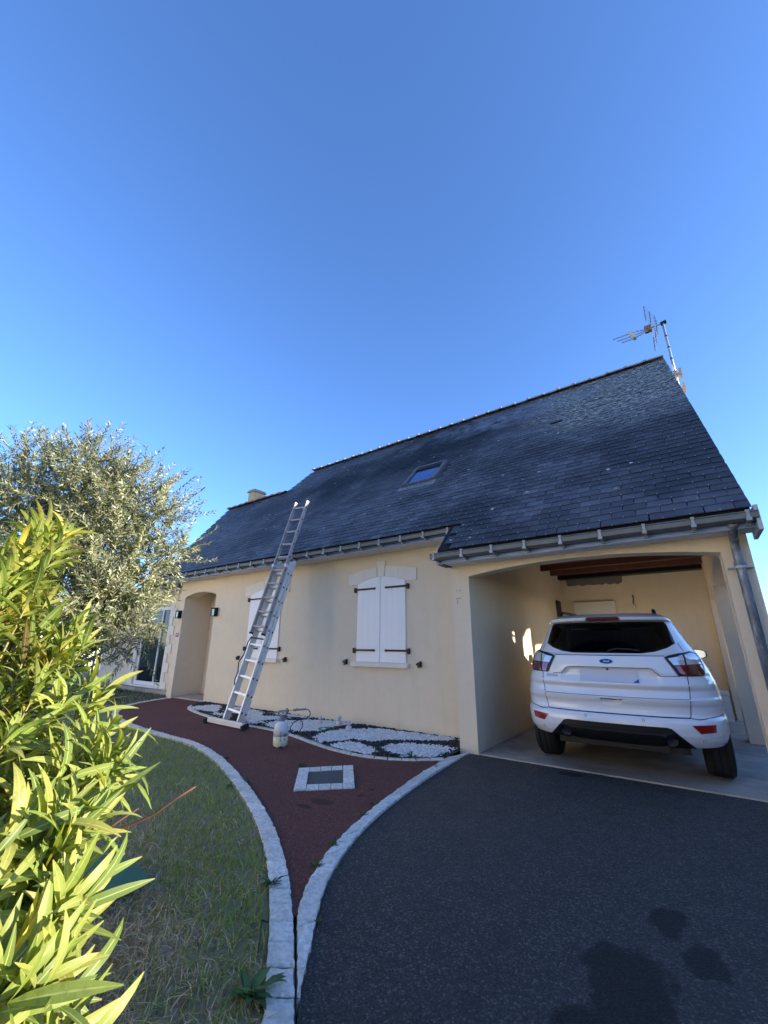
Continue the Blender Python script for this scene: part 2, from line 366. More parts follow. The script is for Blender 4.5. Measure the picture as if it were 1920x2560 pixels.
def mk_glass(name, c, tcol, gloss_rough=0.02, fac=0.06):
    q = NT(name); g = q.n('ShaderNodeBsdfGlossy'); g.inputs['Roughness'].default_value = gloss_rough; g.inputs['Color'].default_value = (0.95, 0.97, 1, 1)
    t = q.n('ShaderNodeBsdfTransparent'); t.inputs[0].default_value = (*tcol, 1)
    fr = q.n('ShaderNodeFresnel'); fr.inputs[0].default_value = 1.5
    mx = q.n('ShaderNodeMixShader'); q.l(fr.outputs[0], mx.inputs[0]); q.l(t.outputs[0], mx.inputs[1]); q.l(g.outputs[0], mx.inputs[2]); q.l(mx.outputs[0], q.out.inputs[0])
    return q.m
M['window_glass'] = mk_glass('window_glass', None, (0.55, 0.6, 0.6))
M['car_side_glass'] = mk_glass('car_side_glass', None, (0.75, 0.8, 0.78))
M['car_rear_glass'] = mk_glass('car_rear_glass', None, (0.055, 0.06, 0.075))
M['skylight_glass'] = simple('skylight_glass', (0.14, 0.20, 0.42), 0.05, 0.85); M['skylight_glass'].node_tree.nodes['Principled BSDF'].inputs['Specular IOR Level'].default_value = 1.0  # blue metallic base colour stands in for reflected sky
M['paint'] = simple('white_car_paint', (0.76, 0.77, 0.79), 0.32, 0.0); b_ = M['paint'].node_tree.nodes['Principled BSDF']; b_.inputs['Coat Weight'].default_value = 1.0; b_.inputs['Coat Roughness'].default_value = 0.04
M['lens_red'] = simple('red_lens', (0.30, 0.008, 0.008), 0.08); M['lens_red'].node_tree.nodes['Principled BSDF'].inputs['Coat Weight'].default_value = 1.0
M['lens_dark'] = simple('dark_red_lens', (0.12, 0.018, 0.018), 0.1); M['lens_dark'].node_tree.nodes['Principled BSDF'].inputs['Coat Weight'].default_value = 1.0
M['lens_clear'] = simple('clear_lens', (0.62, 0.63, 0.64), 0.12, 0.3); M['lens_clear'].node_tree.nodes['Principled BSDF'].inputs['Coat Weight'].default_value = 1.0
M['chrome'] = simple('chrome', (0.7, 0.7, 0.72), 0.12, 1.0)
M['badge_blue'] = simple('badge_blue', (0.006, 0.010, 0.035), 0.45)
M['plate'] = simple('number_plate', (0.56, 0.59, 0.66), 0.4)
M['plate_blue'] = simple('plate_band', (0.03, 0.11, 0.30), 0.4)
M['tyre'] = simple('tyre', (0.014, 0.014, 0.015), 0.8)
M['seat'] = simple('car_interior', (0.02, 0.02, 0.022), 0.8)
M['red_label'] = simple('red_label', (0.45, 0.03, 0.03), 0.5)
M['white_label'] = simple('white_label', (0.75, 0.75, 0.75), 0.5)
M['print_dark'] = simple('dark_print', (0.03, 0.06, 0.04), 0.6)
M['green_cloth'] = simple('green_cover', (0.025, 0.13, 0.065), 0.6, var=0.3, scale=20)
q = NT('milky_plastic'); q.base((0.72, 0.75, 0.74)).set(Roughness=0.35, IOR=1.3); q.b.inputs['Subsurface Weight'].default_value = 0.25; q.b.inputs['Subsurface Radius'].default_value = (0.03, 0.03, 0.03); M['milky'] = q.m
q = NT('milky_liquid'); q.base((0.66, 0.68, 0.47)).set(Roughness=0.35); q.b.inputs['Subsurface Weight'].default_value = 0.25; q.b.inputs['Subsurface Radius'].default_value = (0.03, 0.03, 0.02); M['liquid'] = q.m
M['grey_plastic'] = simple('grey_plastic', (0.20, 0.22, 0.24), 0.5)
M['pinkish'] = simple('frosted_plastic', (0.62, 0.58, 0.58), 0.25)
M['curtain'] = simple('curtain', (0.55, 0.53, 0.50), 0.9)
M['room'] = simple('dim_room', (0.16, 0.15, 0.14), 0.9)
M['pale_wall'] = simple('pale_far_wall', (0.55, 0.62, 0.50), 0.9, var=0.1, scale=1)
M['fence_green'] = simple('green_wire', (0.10, 0.16, 0.10), 0.5)
M['roller'] = simple('roller_box', (0.20, 0.19, 0.18), 0.9, var=0.3, scale=20)
M['skirting'] = simple('dark_gap', (0.05, 0.045, 0.04), 0.9)

# ------------------------------------------------------------------ curves
def smooth(pts, it=2):
    p = [Vector((x, y)) for x, y in pts]
    for _ in range(it):
        p = [p[0]] + [(p[i-1]+2*p[i]+p[i+1])/4 for i in range(1, len(p)-1)] + [p[-1]]
    for _ in range(2):
        n_ = [p[0]]
        for a, b in zip(p, p[1:]): n_ += [a*0.75+b*0.25, a*0.25+b*0.75]
        p = n_ + [p[-1]]
    return p
def resample(p, n):
    L = [0]
    for a, b in zip(p, p[1:]): L.append(L[-1]+(b-a).length)
    out = []; j = 0
    for i in range(n):
        t = L[-1]*i/(n-1)
        while j < len(L)-2 and L[j+1] < t: j += 1
        f = (t-L[j])/max(1e-9, L[j+1]-L[j]); out.append(p[j].lerp(p[j+1], f))
    return out
def length(p): return sum((b-a).length for a, b in zip(p, p[1:]))
def offset(p, d):
    o = []
    for i in range(len(p)):
        t = (p[min(i+1, len(p)-1)]-p[max(i-1, 0)]).normalized(); o.append(p[i]+Vector((-t.y, t.x))*d)
    return o
def sheet(name, pts, z, mat, thick=0.0):
    me = bpy.data.meshes.new(name); bm = bmesh.new()
    q_ = []
    for p in pts:
        if not q_ or math.dist(p[:2], q_[-1][:2]) > 0.004: q_.append(p)
    pts = q_
    vs_ = [bm.verts.new((p[0], p[1], z)) for p in pts]
    for t in tessellate_polygon([[Vector((p[0], p[1], 0)) for p in pts]]): bm.faces.new([vs_[i] for i in t])
    bmesh.ops.recalc_face_normals(bm, faces=bm.faces)
    if sum(f.normal.z for f in bm.faces) < 0: bmesh.ops.reverse_faces(bm, faces=bm.faces)
    if thick:
        r_ = bmesh.ops.extrude_face_region(bm, geom=bm.faces[:]); bmesh.ops.translate(bm, vec=(0, 0, -thick), verts=[e for e in r_['geom'] if isinstance(e, bmesh.types.BMVert)])
        bmesh.ops.recalc_face_normals(bm, faces=bm.faces)
    bm.to_mesh(me); bm.free(); me.materials.append(mat)
    o = bpy.data.objects.new(name, me); col.objects.link(o); tag(o, kind='structure'); return o

K1_IN = [(-10.02, 5.44), (-9.86, 4.95), (-9.70, 4.40), (-9.25, 3.92), (-8.3, 3.56), (-7.2, 3.38), (-6.4, 3.38), (-5.876, 3.42), (-5.45, 3.42), (-4.98, 3.33), (-4.466, 3.159), (-3.982, 2.966), (-3.532, 2.770), (-3.125, 2.581), (-2.762, 2.402),
         (-2.487, 2.241), (-2.268, 2.100), (-2.108, 1.988), (-1.958, 1.876), (-1.821, 1.765), (-1.747, 1.706), (-1.472, 1.467), (-1.296, 1.307), (-0.75, 0.80), (0.0, 0.05), (1.2, -1.25)]
K2_IN = [(-2.47, 4.62), (-2.425, 4.094), (-2.366, 3.644), (-2.303, 3.251), (-2.228, 2.893), (-2.170, 2.65), (-2.109, 2.43), (-2.043, 2.236), (-1.985, 2.10), (-1.914, 1.965), (-1.827, 1.825), (-1.764, 1.735), (-1.718, 1.69), (-1.614, 1.597), (-1.374, 1.380)]
K2_OUT = [(-2.37, 4.985), (-2.335, 4.335), (-2.282, 3.849), (-2.226, 3.427), (-2.167, 3.059), (-2.098, 2.726), (-2.011, 2.453), (-1.942, 2.281), (-1.887, 2.152), (-1.825, 2.021), (-1.757, 1.914), (-1.69, 1.82), (-1.57, 1.658), (-1.477, 1.534), (-1.366, 1.385)]
BED = [(-8.73, 5.48), (-8.66, 5.12), (-8.33, 4.87), (-7.918, 4.71), (-7.408, 4.60), (-6.825, 4.49), (-6.284, 4.42), (-5.820, 4.43), (-5.486, 4.45), (-5.1, 4.44), (-4.712, 4.366), (-4.369, 4.256), (-3.950, 4.125), (-3.623, 4.065), (-3.290, 4.055), (-3.012, 4.106), (-2.789, 4.225), (-2.623, 4.351), (-2.44, 4.52)]
k1 = smooth(K1_IN); k2i = smooth(K2_IN, 1); k2o = smooth(K2_OUT, 1); bed = smooth(BED, 1)
k1o = offset(k1, -0.112)
bed_in = offset(bed, 0.085)

tag(sheet('ground', [(-900, -900), (900, -900), (900, 900), (-900, 900)], -0.06, M['meadow']), kind='structure')
lawn_poly = [(-40, -12)] + [(-40, 5.7), (-10.3, 5.75), (-10.2, 5.45)] + [tuple(p) for p in k1o] + [(2.5, -12)]
lawn = sheet('lawn', lawn_poly, -0.018, M['soil'])
drive = sheet('driveway', [tuple(p) for p in k2o] + [tuple(p) for p in k1 if p.y < 1.35] + [(2.6, -12), (4.3, -12), (4.3, 16), (0.8, 16), (0.8, 5.02), (-2.30, 5.02), (-2.34, 4.99)], -0.010, M['asphalt'])
path = sheet('path', [tuple(p) for p in k1 if p.y > 1.69] + [tuple(p) for p in reversed(k2i) if p.y > 1.69] + [tuple(p) for p in reversed(bed)] + [(-8.72, 5.62), (-10.05, 5.62)], -0.004, M['red_asphalt'])
slab = MB().box(-2.26, 0.80, 5.0, 10.2, -0.08, 0.004).build('carport_slab', M['concrete']); tag(slab, kind='structure')
bedsheet = sheet('gravel_bed', [tuple(p) for p in bed_in] + [(-2.50, 4.6), (-2.50, 5.5)], 0.004, M['soil'])

def kerb(name, A, B, step, z=0.008, jit=0.004):
    """row of split-stone pavers between polylines A and B; each paver an object under the mortar strip"""
    n = max(3, int(round(length(A)/step)))
    a = resample(A, n+1); b = resample(B, n+1)
    mb = MB(); k = 60; aa = resample(A, k); bb = resample(B, k)
    for i in range(k-1):
        mb.add([(aa[i].x, aa[i].y, z-0.010), (aa[i+1].x, aa[i+1].y, z-0.010), (bb[i+1].x, bb[i+1].y, z-0.010), (bb[i].x, bb[i].y, z-0.010)], [(0, 1, 2, 3)])
    base = mb.build(name, M['joint'], fix=False); tag(base, kind='structure')
    for i in range(n):
        q4 = [a[i], a[i+1], b[i+1], b[i]]; c = sum(q4, Vector((0, 0)))/4
        if (a[i]-b[i]).length < 0.012 and (a[i+1]-b[i+1]).length < 0.012: continue
        ring = []
        for j in range(4):
            p0, p1 = q4[j], q4[(j+1) % 4]
            ns = 5
            for t in range(ns):
                f = t/ns; p = p0.lerp(p1, f)
                d = (c-p); d = d.normalized() if d.length > 1e-6 else d
                p = p + d*0.0048 + Vector((rnd.uniform(-jit, jit), rnd.uniform(-jit, jit)))*(0.5 if t == 0 else 1)
                ring.append(p)
        top = z + rnd.uniform(-0.003, 0.003); tx, ty = rnd.uniform(-.02, .02), rnd.uniform(-.02, .02)
        m_ = len(ring); V = []
        for zz, sh in ((-0.05, 0.0), (top-0.006, 0.0), (top, 0.006)):
            for p in ring:
                pp = p + (c-p)*min(0.2, sh/max(0.02, (c-p).length)); dz = (pp.x-c.x)*tx+(pp.y-c.y)*ty + (rnd.uniform(-.0022, .0022) if zz > 0 else 0)
                V.append((pp.x-c.x, pp.y-c.y, zz+dz))
        V.append((0, 0, top+rnd.uniform(-.001, .003)))
        F = []
        for L_ in range(2):
            for j in range(m_): F.append((L_*m_+j, L_*m_+(j+1) % m_, (L_+1)*m_+(j+1) % m_, (L_+1)*m_+j))
        for j in range(m_): F.append((2*m_+j, 2*m_+(j+1) % m_, 3*m_))
        o = MB().add(V, F).build('paver', M['paver'], base, loc=(c.x, c.y, 0))
    return base
kerb('lawn_kerb', k1, k1o, 0.142)
kerb('driveway_kerb', k2i, k2o, 0.132)
kerb('gravel_kerb', bed, bed_in, 0.16, 0.008)
# manhole frame of pavers
mh = [Vector(p) for p in ((-3.467, 3.336), (-3.106, 3.755), (-2.64, 3.225), (-3.017, 2.855))]
c_ = sum(mh, Vector((0, 0)))/4
mi = [c_ + (p-c_)*0.60 for p in mh]
mbase = sheet('inspection_cover', [tuple(p) for p in mi], 0.003, simple('cover_concrete', (0.085, 0.088, 0.08), 0.85, var=0.5, scale=60))
mort = sheet('cover_surround', [tuple(p) for p in mh], 0.0, M['joint'])
for j in range(4):
    o0, o1, i0, i1 = mh[j], mh[(j+1) % 4], mi[j], mi[(j+1) % 4]
    # run from this corner up to (not including) the next corner block
    n = 3 if j % 2 == 0 else 3
    cornerA = o0.lerp(o1, (i0-o0).length/(o1-o0).length*0.72); cornerB = o1.lerp(o0, 0.0)
    ts = [0.0, 0.2, 0.4, 0.6, 0.8]
    for t0, t1 in zip(ts, ts[1:]):
        a0, a1 = o0.lerp(o1, t0), o0.lerp(o1, t1); dn = (i0.lerp(i1, 0.5)-o0.lerp(o1, 0.5))
        b0, b1 = a0+dn*0.97, a1+dn*0.97
        c = (a0+a1+b0+b1)/4; V = []; zt = 0.012+rnd.uniform(-.002, .002)
        for zz, sh in ((-0.04, 0.96), (zt-0.004, 0.96), (zt, 0.90)):
            for p in (a0, a1, b1, b0): V.append(((p.x-c.x)*sh+rnd.uniform(-.002, .002), (p.y-c.y)*sh+rnd.uniform(-.002, .002), zz))
        MB().add(V, [(8, 9, 10, 11)]+[(L_*4+k, L_*4+(k+1) % 4, L_*4+4+(k+1) % 4, L_*4+4+k) for L_ in range(2) for k in range(4)]).build('paver', M['paver'], mort, loc=(c.x, c.y, 0))

# ------------------------------------------------------------------ house
house = empty('house', (-4.9, 7.2, 0)); tag(house, 'cream rendered single storey house with slate roof and open carport', 'house')
def hp(mb, name, mat, parent=None, **kw):
    o = mb.build(name, mat, None, **kw); p = parent or house
    o.parent = p; o.matrix_parent_inverse = p.matrix_world.inverted() if p is not house else Matrix.Translation((4.9, -7.2, 0)); return o
def hc(mb, name, mat, parent, **kw):
    """sub-part: parent is a mesh already placed in world space"""
    o = mb.build(name, mat, None, **kw); o.parent = parent; o.matrix_parent_inverse = Matrix.Translation((0, 0, 0)); return o

def arch_wall(mb, a0, a1, z1, openings, b0, b1, axis='X'):
    """wall along axis from a0..a1, thickness b0..b1, arched openings (lo, hi, spring, rise)"""
    def P(a, b, z): return (a, b, z) if axis == 'X' else (b, a, z)
    def bx(lo, hi, z0, z1_):
        x = [P(lo, b0, z0), P(hi, b1, z1_)]
        mb.box(min(x[0][0], x[1][0]), max(x[0][0], x[1][0]), min(x[0][1], x[1][1]), max(x[0][1], x[1][1]), z0, z1_)
    cur = a0
    for lo, hi, spr, rise in openings:
        bx(cur, lo, -0.05, z1)
        n = 18; V = []; F = []
        for i in range(n+1):
            a = lo+(hi-lo)*i/n; t = 2*i/n-1; z = spr + rise*(1-t*t)
            V += [P(a, b0, z), P(a, b0, z1), P(a, b1, z), P(a, b1, z1)]
        for i in range(n):
            k = 4*i; F += [(k, k+4, k+5, k+1), (k+2, k+3, k+7, k+6), (k, k+2, k+6, k+4), (k+1, k+5, k+7, k+3)]
        mb.add(V, F); cur = hi
    bx(cur, a1, -0.05, z1)
    return mb

mb = MB(); arch_wall(mb, -10.27, -2.50, 2.70, [(-10.06, -8.735, 2.272, 0.105)], 5.5, 5.78)
hp(mb, 'front_wall', M['wall'])
mb = MB()                                                            # entrance niche
mb.box(-10.27, -10.07, 5.783, 6.25, 0, 2.6).box(-8.725, -8.5, 5.783, 6.25, 0, 2.6).box(-10.27, -8.5, 6.25, 6.4, 0, 2.6).box(-10.27, -8.5, 5.783, 6.25, 2.6, 2.68)
hp(mb, 'porch_wall', M['wall'])
hp(MB().box(-10.055, -8.735, 5.56, 6.249, -0.02, 0.03), 'porch_step', M['concrete'])
hp(MB().box(-8.76, -8.7255, 5.80, 6.2, 0.04, 2.12), 'entrance_door', simple('beige_door', (0.55, 0.48, 0.36), 0.6, var=0.06))
mb = MB(); arch_wall(mb, -2.2635, 0.552, 2.55, [(-2.263, 0.338, 2.05, 0.098)], 5.0, 5.20); hp(mb, 'carport_front_wall', M['wall'])
mb = MB(); arch_wall(mb, 5.2, 9.96, 2.795, [(5.215, 7.60, 2.02, 0.13), (7.90, 9.72, 2.0, 0.13)], 0.332, 0.55, 'Y'); hp(mb, 'carport_side_wall', M['wall'])
hp(MB().box(-2.497, -2.2635, 5.0, 10.0, -0.05, 2.52).box(-2.497, -2.2635, 5.3, 10.0, 2.521, 2.95), 'carport_inner_wall', M['wall'])
hp(MB().box(-2.263, 0.80, 9.962, 10.15, -0.05, 2.80), 'carport_back_wall', M['wall'])
hp(MB().prism([(0.334, 5.25, 2.80), (0.334, 12.8, 2.80), (0.334, 12.8, 2.9), (0.334, 9.03, 6.62), (0.334, 5.25, 2.88)], (0.19, 0, 0)), 'gable_wall', M['wall'])
hp(MB().box(0.33, 0.548, 10.15, 12.8, -0.05, 2.80).box(-12.2, 0.33, 12.6, 12.8, -0.05, 2.8), 'rear_wall', M['wall'])
# joists and attic boards in the carport
for yj in (5.65, 6.35, 7.05, 7.75, 8.45, 9.15, 9.80):
    hp(MB().box(-2.26, 0.33, yj-0.035, yj+0.035, 2.60, 2.78), 'ceiling_joist', M['joist'])
for i in range(12):
    x0 = -2.26+i*0.216; hp(MB().box(x0+0.003, x0+0.212, 5.21, 9.955, 2.784, 2.80), 'ceiling_board', M['board_dark'])
hp(MB().box(-2.26, 0.33, 9.72, 9.955, 2.59, 2.66), 'steel_beam', M['black_iron'])
mb = MB()                                                            # ragged plaster box under the beam
pts = [(-2.12, 2.46)] + [(-2.12+1.08*i/14, 2.455+rnd.uniform(-.03, .03)) for i in range(1, 14)] + [(-1.04, 2.48), (-1.03, 2.595), (-2.13, 2.595)]
hp(mb.prism([(x, 9.958, z) for x, z in pts], (0, -0.06, 0)), 'plaster_patch', M['roller'])
dr = hp(MB().box(-2.03, -1.245, 9.90, 9.955, 0.01, 2.085), 'back_door', M['pvc'])
hc(MB().box(-1.97, -1.30, 9.888, 9.899, 0.1, 2.02), 'door_panel', M['pvc'], dr)
hp(MB().box(-2.262, -2.235, 9.30, 9.62, 1.70, 2.10), 'fuse_box', M['skirting'])

# --- window shutters, lintels, sills
def window(cx):
    sh_i = lambda x: 2.172 + 0.10*(1-(x/0.48)**2)
    for sgn in (-1, 1):
        lo = -0.478 if sgn < 0 else 0.002
        leaf = hp(MB().box(cx+lo, cx+lo+0.476, 5.492, 5.499, 0.94, 2.16), 'shutter', M['shutter'])
        nb = 4; bw = 0.476/nb
        for i in range(nb):
            a, b = lo+i*bw+0.0006, lo+(i+1)*bw-0.0006; pl = [(a, 0.934), (b, 0.934)]
            for t in range(5): x = b+(a-b)*t/4; pl.append((x, sh_i(x)-0.006))
            hc(MB().prism([(cx+x, 5.4915, z) for x, z in pl], (0, -0.016, 0)), 'plank', M['shutter'], leaf)
        hc(MB().box(cx+(-0.055 if sgn < 0 else 0.004), cx+(-0.008 if sgn < 0 else 0.03), 5.466, 5.475, 0.935, 2.262), 'cover_strip', M['shutter'], leaf) if sgn < 0 else None
        for z in (2.078, 1.108):
            xs = sorted((cx+sgn*0.125, cx+sgn*0.53))
            m_ = MB().box(xs[0], xs[1], 5.462, 5.474, z-0.015, z+0.015)
            xe = cx+sgn*0.125; m_.prism([(xe, 5.474, z-0.022), (xe-sgn*0.02, 5.474, z-0.012), (xe-sgn*0.035, 5.474, z), (xe-sgn*0.02, 5.474, z+0.012), (xe, 5.474, z+0.022)], (0, -0.012, 0))
            xs = sorted((cx+sgn*0.515, cx+sgn*0.545)); m_.box(xs[0], xs[1], 5.455, 5.5, z-0.045, z+0.035)
            hc(m_, 'strap_hinge', M['black_iron'], leaf)
    for sgn in (-1, 1):
        xs = cx+sgn*0.71
        m_ = MB().box(xs+0.012, xs+0.03, 5.445, 5.5, 0.885, 0.965).prism([(xs+0.012, 5.47, 0.90), (xs-0.03, 5.47, 0.905), (xs-0.045, 5.47, 0.925), (xs-0.02, 5.47, 0.945), (xs+0.012, 5.47, 0.95)], (0, -0.02, 0)).box(xs-0.012, xs+0.004, 5.445, 5.475, 0.875, 0.90)
        hp(m_, 'shutter_stop', M['black_iron'])
    hp(MB().box(cx-0.555, cx+0.53, 5.425, 5.50, 0.862, 0.928), 'window_sill', M['stone'], bevel=0.006)
    ext = lambda x: 2.352 + 0.085*max(0.0, 1-(x/0.60)**2)
    inn = lambda x: sh_i(x) if abs(x) < 0.48 else 2.163
    B_ = [-0.69, -0.345, -0.082, 0.082, 0.345, 0.685]
    for i in range(5):
        a, b = B_[i]+0.0015, B_[i+1]-0.0015
        fl = 0.18  # voussoir splay
        n = 8
        bot = [(a+(b-a)*t/n) for t in range(n+1)]
        if i == 2: pl = [(a+0.015, inn(a)), (b-0.015, inn(b)), (b+0.008, 2.520), (a-0.008, 2.520)]
        else:
            sp_ = lambda x: x*(1+0.04)
            pl = [(x, inn(x)) for x in bot] + [((x if abs(x) > 0.6 else sp_(x)), ext(x)) for x in reversed(bot)]
        hp(MB().prism([(cx+x, 5.501, z) for x, z in pl], (0, -0.019, 0)), 'lintel_stone', M['stone'])
window(-4.04); window(-6.945)

# --- eaves: soffit, fascia, gutter, brackets
def eave(x0, x1, yf, yback, zs, nbr, mat_soffit, board, go=0.0):
    fa = hp(MB().box(x0, x1, yf, yf+0.02, zs-0.012, zs+0.15), 'fascia', M['fascia'])
    n = int((x1-x0)/board)
    for i in range(n):
        a = x0+(x1-x0)*i/n; b = x0+(x1-x0)*(i+1)/n
        hp(MB().box(a+0.002, b-0.002, yf+0.021, yback-0.001, zs, zs+0.012), 'soffit_board', mat_soffit)
    # gutter: U profile extruded along X
    zt = zs+0.088; prof = [(yf-0.003, zt+0.02), (yf-0.004, zs+0.045), (yf-0.02, zs+0.032), (yf-0.07, zs+0.030), (yf-0.098, zs+0.045), (yf-0.103, zt), (yf-0.113, zt+0.008), (yf-0.105, zt+0.016), (yf-0.094, zt+0.008), (yf-0.088, zs+0.06), (yf-0.06, zs+0.04), (yf-0.012, zs+0.06)]
    m_ = MB(); m_.v = []; 
    k = len(prof); V = [(x, y, z) for x in (x0-0.01, x1+0.02) for y, z in prof]
    m_.add(V, [(i, (i+1) % k, k+(i+1) % k, k+i) for i in range(k)] + [tuple(range(k)), tuple(range(2*k-1, k-1, -1))])
    if go: m_.v = [(x, y-go*max(0, min(1, (yf-0.015-y)/0.08)), z) for x, y, z in m_.v]
    gu = hp(m_, 'gutter', M['gutter'])
    for i in range(nbr):
        x = x0+0.05+(x1-x0-0.1)*i/(nbr-1)
        hc(MB().box(x-0.014, x+0.014, yf-0.119-go, yf-0.08-go, zt+0.004, zt+0.024).box(x-0.011, x+0.011, yf-0.112-go, yf-0.101-go, zs+0.03, zt+0.005).prism([(x-0.012, yf-0.11-go, zs+0.03), (x-0.012, yf-0.02, zs-0.002), (x-0.012, yf-0.02, zs+0.03)], (0.024, 0, 0)).box(x-0.019, x+0.019, yf-0.125-go, yf-0.098-go, zs+0.016, zs+0.044).box(x-0.016, x+0.016, yf-0.06, yf-0.002, zs+0.0, zs+0.03), 'gutter_bracket', M['bracket'], gu)
    return gu
eave(-10.55, -2.50, 5.13, 5.5, 2.652, 21, M['soffit'], 0.42)
eave(-2.57, 0.60, 4.71, 5.0, 2.203, 9, M['pvc'], 0.11, 0.055)
eave(-15.5, -10.60, 5.66, 6.0, 2.56, 12, M['soffit'], 0.42)
# cheek between the two eave levels
hp(MB().prism([(-2.565, 4.735, 2.20), (-2.565, 5.13, 2.20), (-2.565, 5.5, 2.50), (-2.565, 5.5, 3.10), (-2.565, 4.735, 2.40)], (0.06, 0, 0)), 'eave_cheek', M['zinc'])
hp(MB().box(-2.58, -2.497, 4.74, 5.0, 2.19, 2.20), 'soffit_trim', M['black_iron'])
hp(MB().box(0.60, 0.63, 4.58, 5.02, 2.14, 2.36), 'eave_end_cap', M['zinc'])
pp = hp(MB().tube([(0.447, 4.66, 2.24), (0.447, 4.80, 2.19), (0.447, 4.91, 2.10), (0.447, 4.915, 1.98), (0.447, 4.915, 0.0)], 0.037, 14), 'downpipe', M['pipe'], smooth=True)
hc(MB().tube([(0.447, 4.915, 1.93), (0.447, 4.915, 1.90)], 0.046, 14), 'pipe_socket', M['pipe'], pp)
hc(MB().tube([(0.447, 4.915, 1.895), (0.447, 4.915, 1.872)], 0.050, 14).box(0.36, 0.40, 4.90, 5.0, 1.876, 1.89).box(0.494, 0.535, 4.90, 5.0, 1.876, 1.89), 'pipe_clamp', M['zinc'], pp)

# --- roof planes
def verge(y): return 0.592-(y-4.6)*0.026
mb = MB()
def plane(p, th=0.10):
    mb.prism(p, (0, 0, -th))
zr = lambda y: y-2.25-0.012
plane([(-10.55, 5.04, zr(5.04)), (-2.50, 5.04, zr(5.04)), (-2.50, 7.9, zr(7.9)), (-10.55, 7.9, zr(7.9))])
plane([(-2.50, 4.62, zr(4.62)), (verge(4.62)-0.01, 4.62, zr(4.62)), (verge(7.9)-0.01, 7.9, zr(7.9)), (-2.50, 7.9, zr(7.9))])
plane([(-9.46, 7.9, zr(7.9)), (verge(7.9)-0.01, 7.9, zr(7.9)), (verge(9.03)-0.01, 9.03, zr(9.03)), (-9.46, 9.03, zr(9.03))])
plane([(-9.46, 9.03, zr(9.03)), (verge(9.03)-0.01, 9.03, zr(9.03)), (0.52, 13.1, zr(4.96)), (-9.46, 13.1, zr(4.96))])
plane([(-12.37, 7.9, zr(7.9)), (-9.46, 7.9, zr(7.9)), (-9.46, 10.9, zr(4.9)), (-12.37, 10.9, zr(4.9))])
plane([(-12.37, 5.58, 2.70), (-10.55, 5.58, 2.70), (-10.55, 7.9, zr(7.9)), (-12.37, 7.9, zr(7.9))])
plane([(-15.5, 5.58, 2.70), (-12.37, 5.58, 2.70), (-12.37, 7.6, 3.3), (-15.5, 7.6, 3.3)])
roof = hp(mb, 'roof', simple('roof_underlay', (0.008, 0.008, 0.009), 0.95))
hc(MB().prism([(-9.46, 7.85, zr(7.85)), (-9.46, 9.03, zr(9.03)), (-9.46, 10.2, zr(7.86))], (0.05, 0, 0)), 'gable_infill', M['slate'], roof)
hp(MB().prism([(-12.2, 5.9, 2.6), (-12.2, 7.9, 5.4), (-12.2, 10.2, 3.0), (-12.2, 10.2, 2.6)], (0.1, 0, 0)), 'wing_gable', M['wall'])
hp(MB().box(-10.58, -10.545, 5.05, 5.6, 2.64, 3.1), 'verge_board', M['fascia'])

SW, SE, SL = 0.215, 0.124, 0.19
sq = math.sqrt(0.5)
def slate_mesh(i, tint):
    w2 = SW/2-0.0034; r_ = random.Random(i)
    b = [(-w2, 0.0), (w2, 0.0), (w2, SL), (-w2, SL)]
    b = [(x+r_.uniform(-.0012, .0012), v+(r_.uniform(-.004, .004) if v == 0 else 0)) for x, v in b]
    V = []
    for h in (0.0, 0.009):
        for x, v in b: V.append((x, v, 0.012*(1-v/SL)+h))
    return V, [(4, 5, 6, 7), (0, 1, 5, 4), (1, 2, 6, 5), (3, 0, 4, 7)]
def course_positions():
    out = []
    nC = int((9.03-4.59)/(SE*sq))
    for i in range(nC):
        y = 4.585+i*SE*sq
        lo = -2.46 if y < 5.0 else (-10.55 if y < 7.86 else -9.46)
        hi = verge(y)
        x = hi-(SW/2 if i % 2 else SW)
        k = 0
        if i % 2 == 0: halves.append((hi-SW/4, y, y-2.25, (0, sq, sq), (0, -sq, sq)))
        while x-SW/2 > lo-0.06:
            out.append((x+rnd.uniform(-.003, .003), y, y-2.25, (0, sq, sq), (0, -sq, sq))); x -= SW; k += 1
        if i % 2 == 0: pass
    return out
halves = []
slates = course_positions()
# the steeper left wing
L_ = math.hypot(7.9-5.58, (7.9-2.25)-2.70); uy, uz = (7.9-5.58)/L_, ((7.9-2.25)-2.70)/L_
for i in range(int(L_/SE)):
    s_ = i*SE; x = -10.56-(SW/2 if i % 2 else SW)
    while x-SW/2 > -12.40:
        slates.append((x+rnd.uniform(-.003, .003), 5.57+uy*s_, 2.71+uz*s_, (0, uy, uz), (0, -uz, uy))); x -= SW
SKY = (-4.22, -3.40, 6.30, 7.03)
slates = [s_ for s_ in slates if not (SKY[0] < s_[0] < SKY[1] and SKY[2] < s_[1] < SKY[3]-0.1)]
slates.sort(key=lambda s_: (s_[0]**2+s_[1]**2+(s_[2]-H)**2))
protos = []
for i in range(8):
    V, F = slate_mesh(i, i/7); me = bpy.data.meshes.new('slate'); me.from_pydata(V, [], F)
    at = me.color_attributes.new('Col', 'FLOAT_COLOR', 'POINT'); t = (i/7)**1.5
    at.data.foreach_set('color', [t, t, t, 1]*len(V)); me.materials.append(M['slate']); protos.append(me)
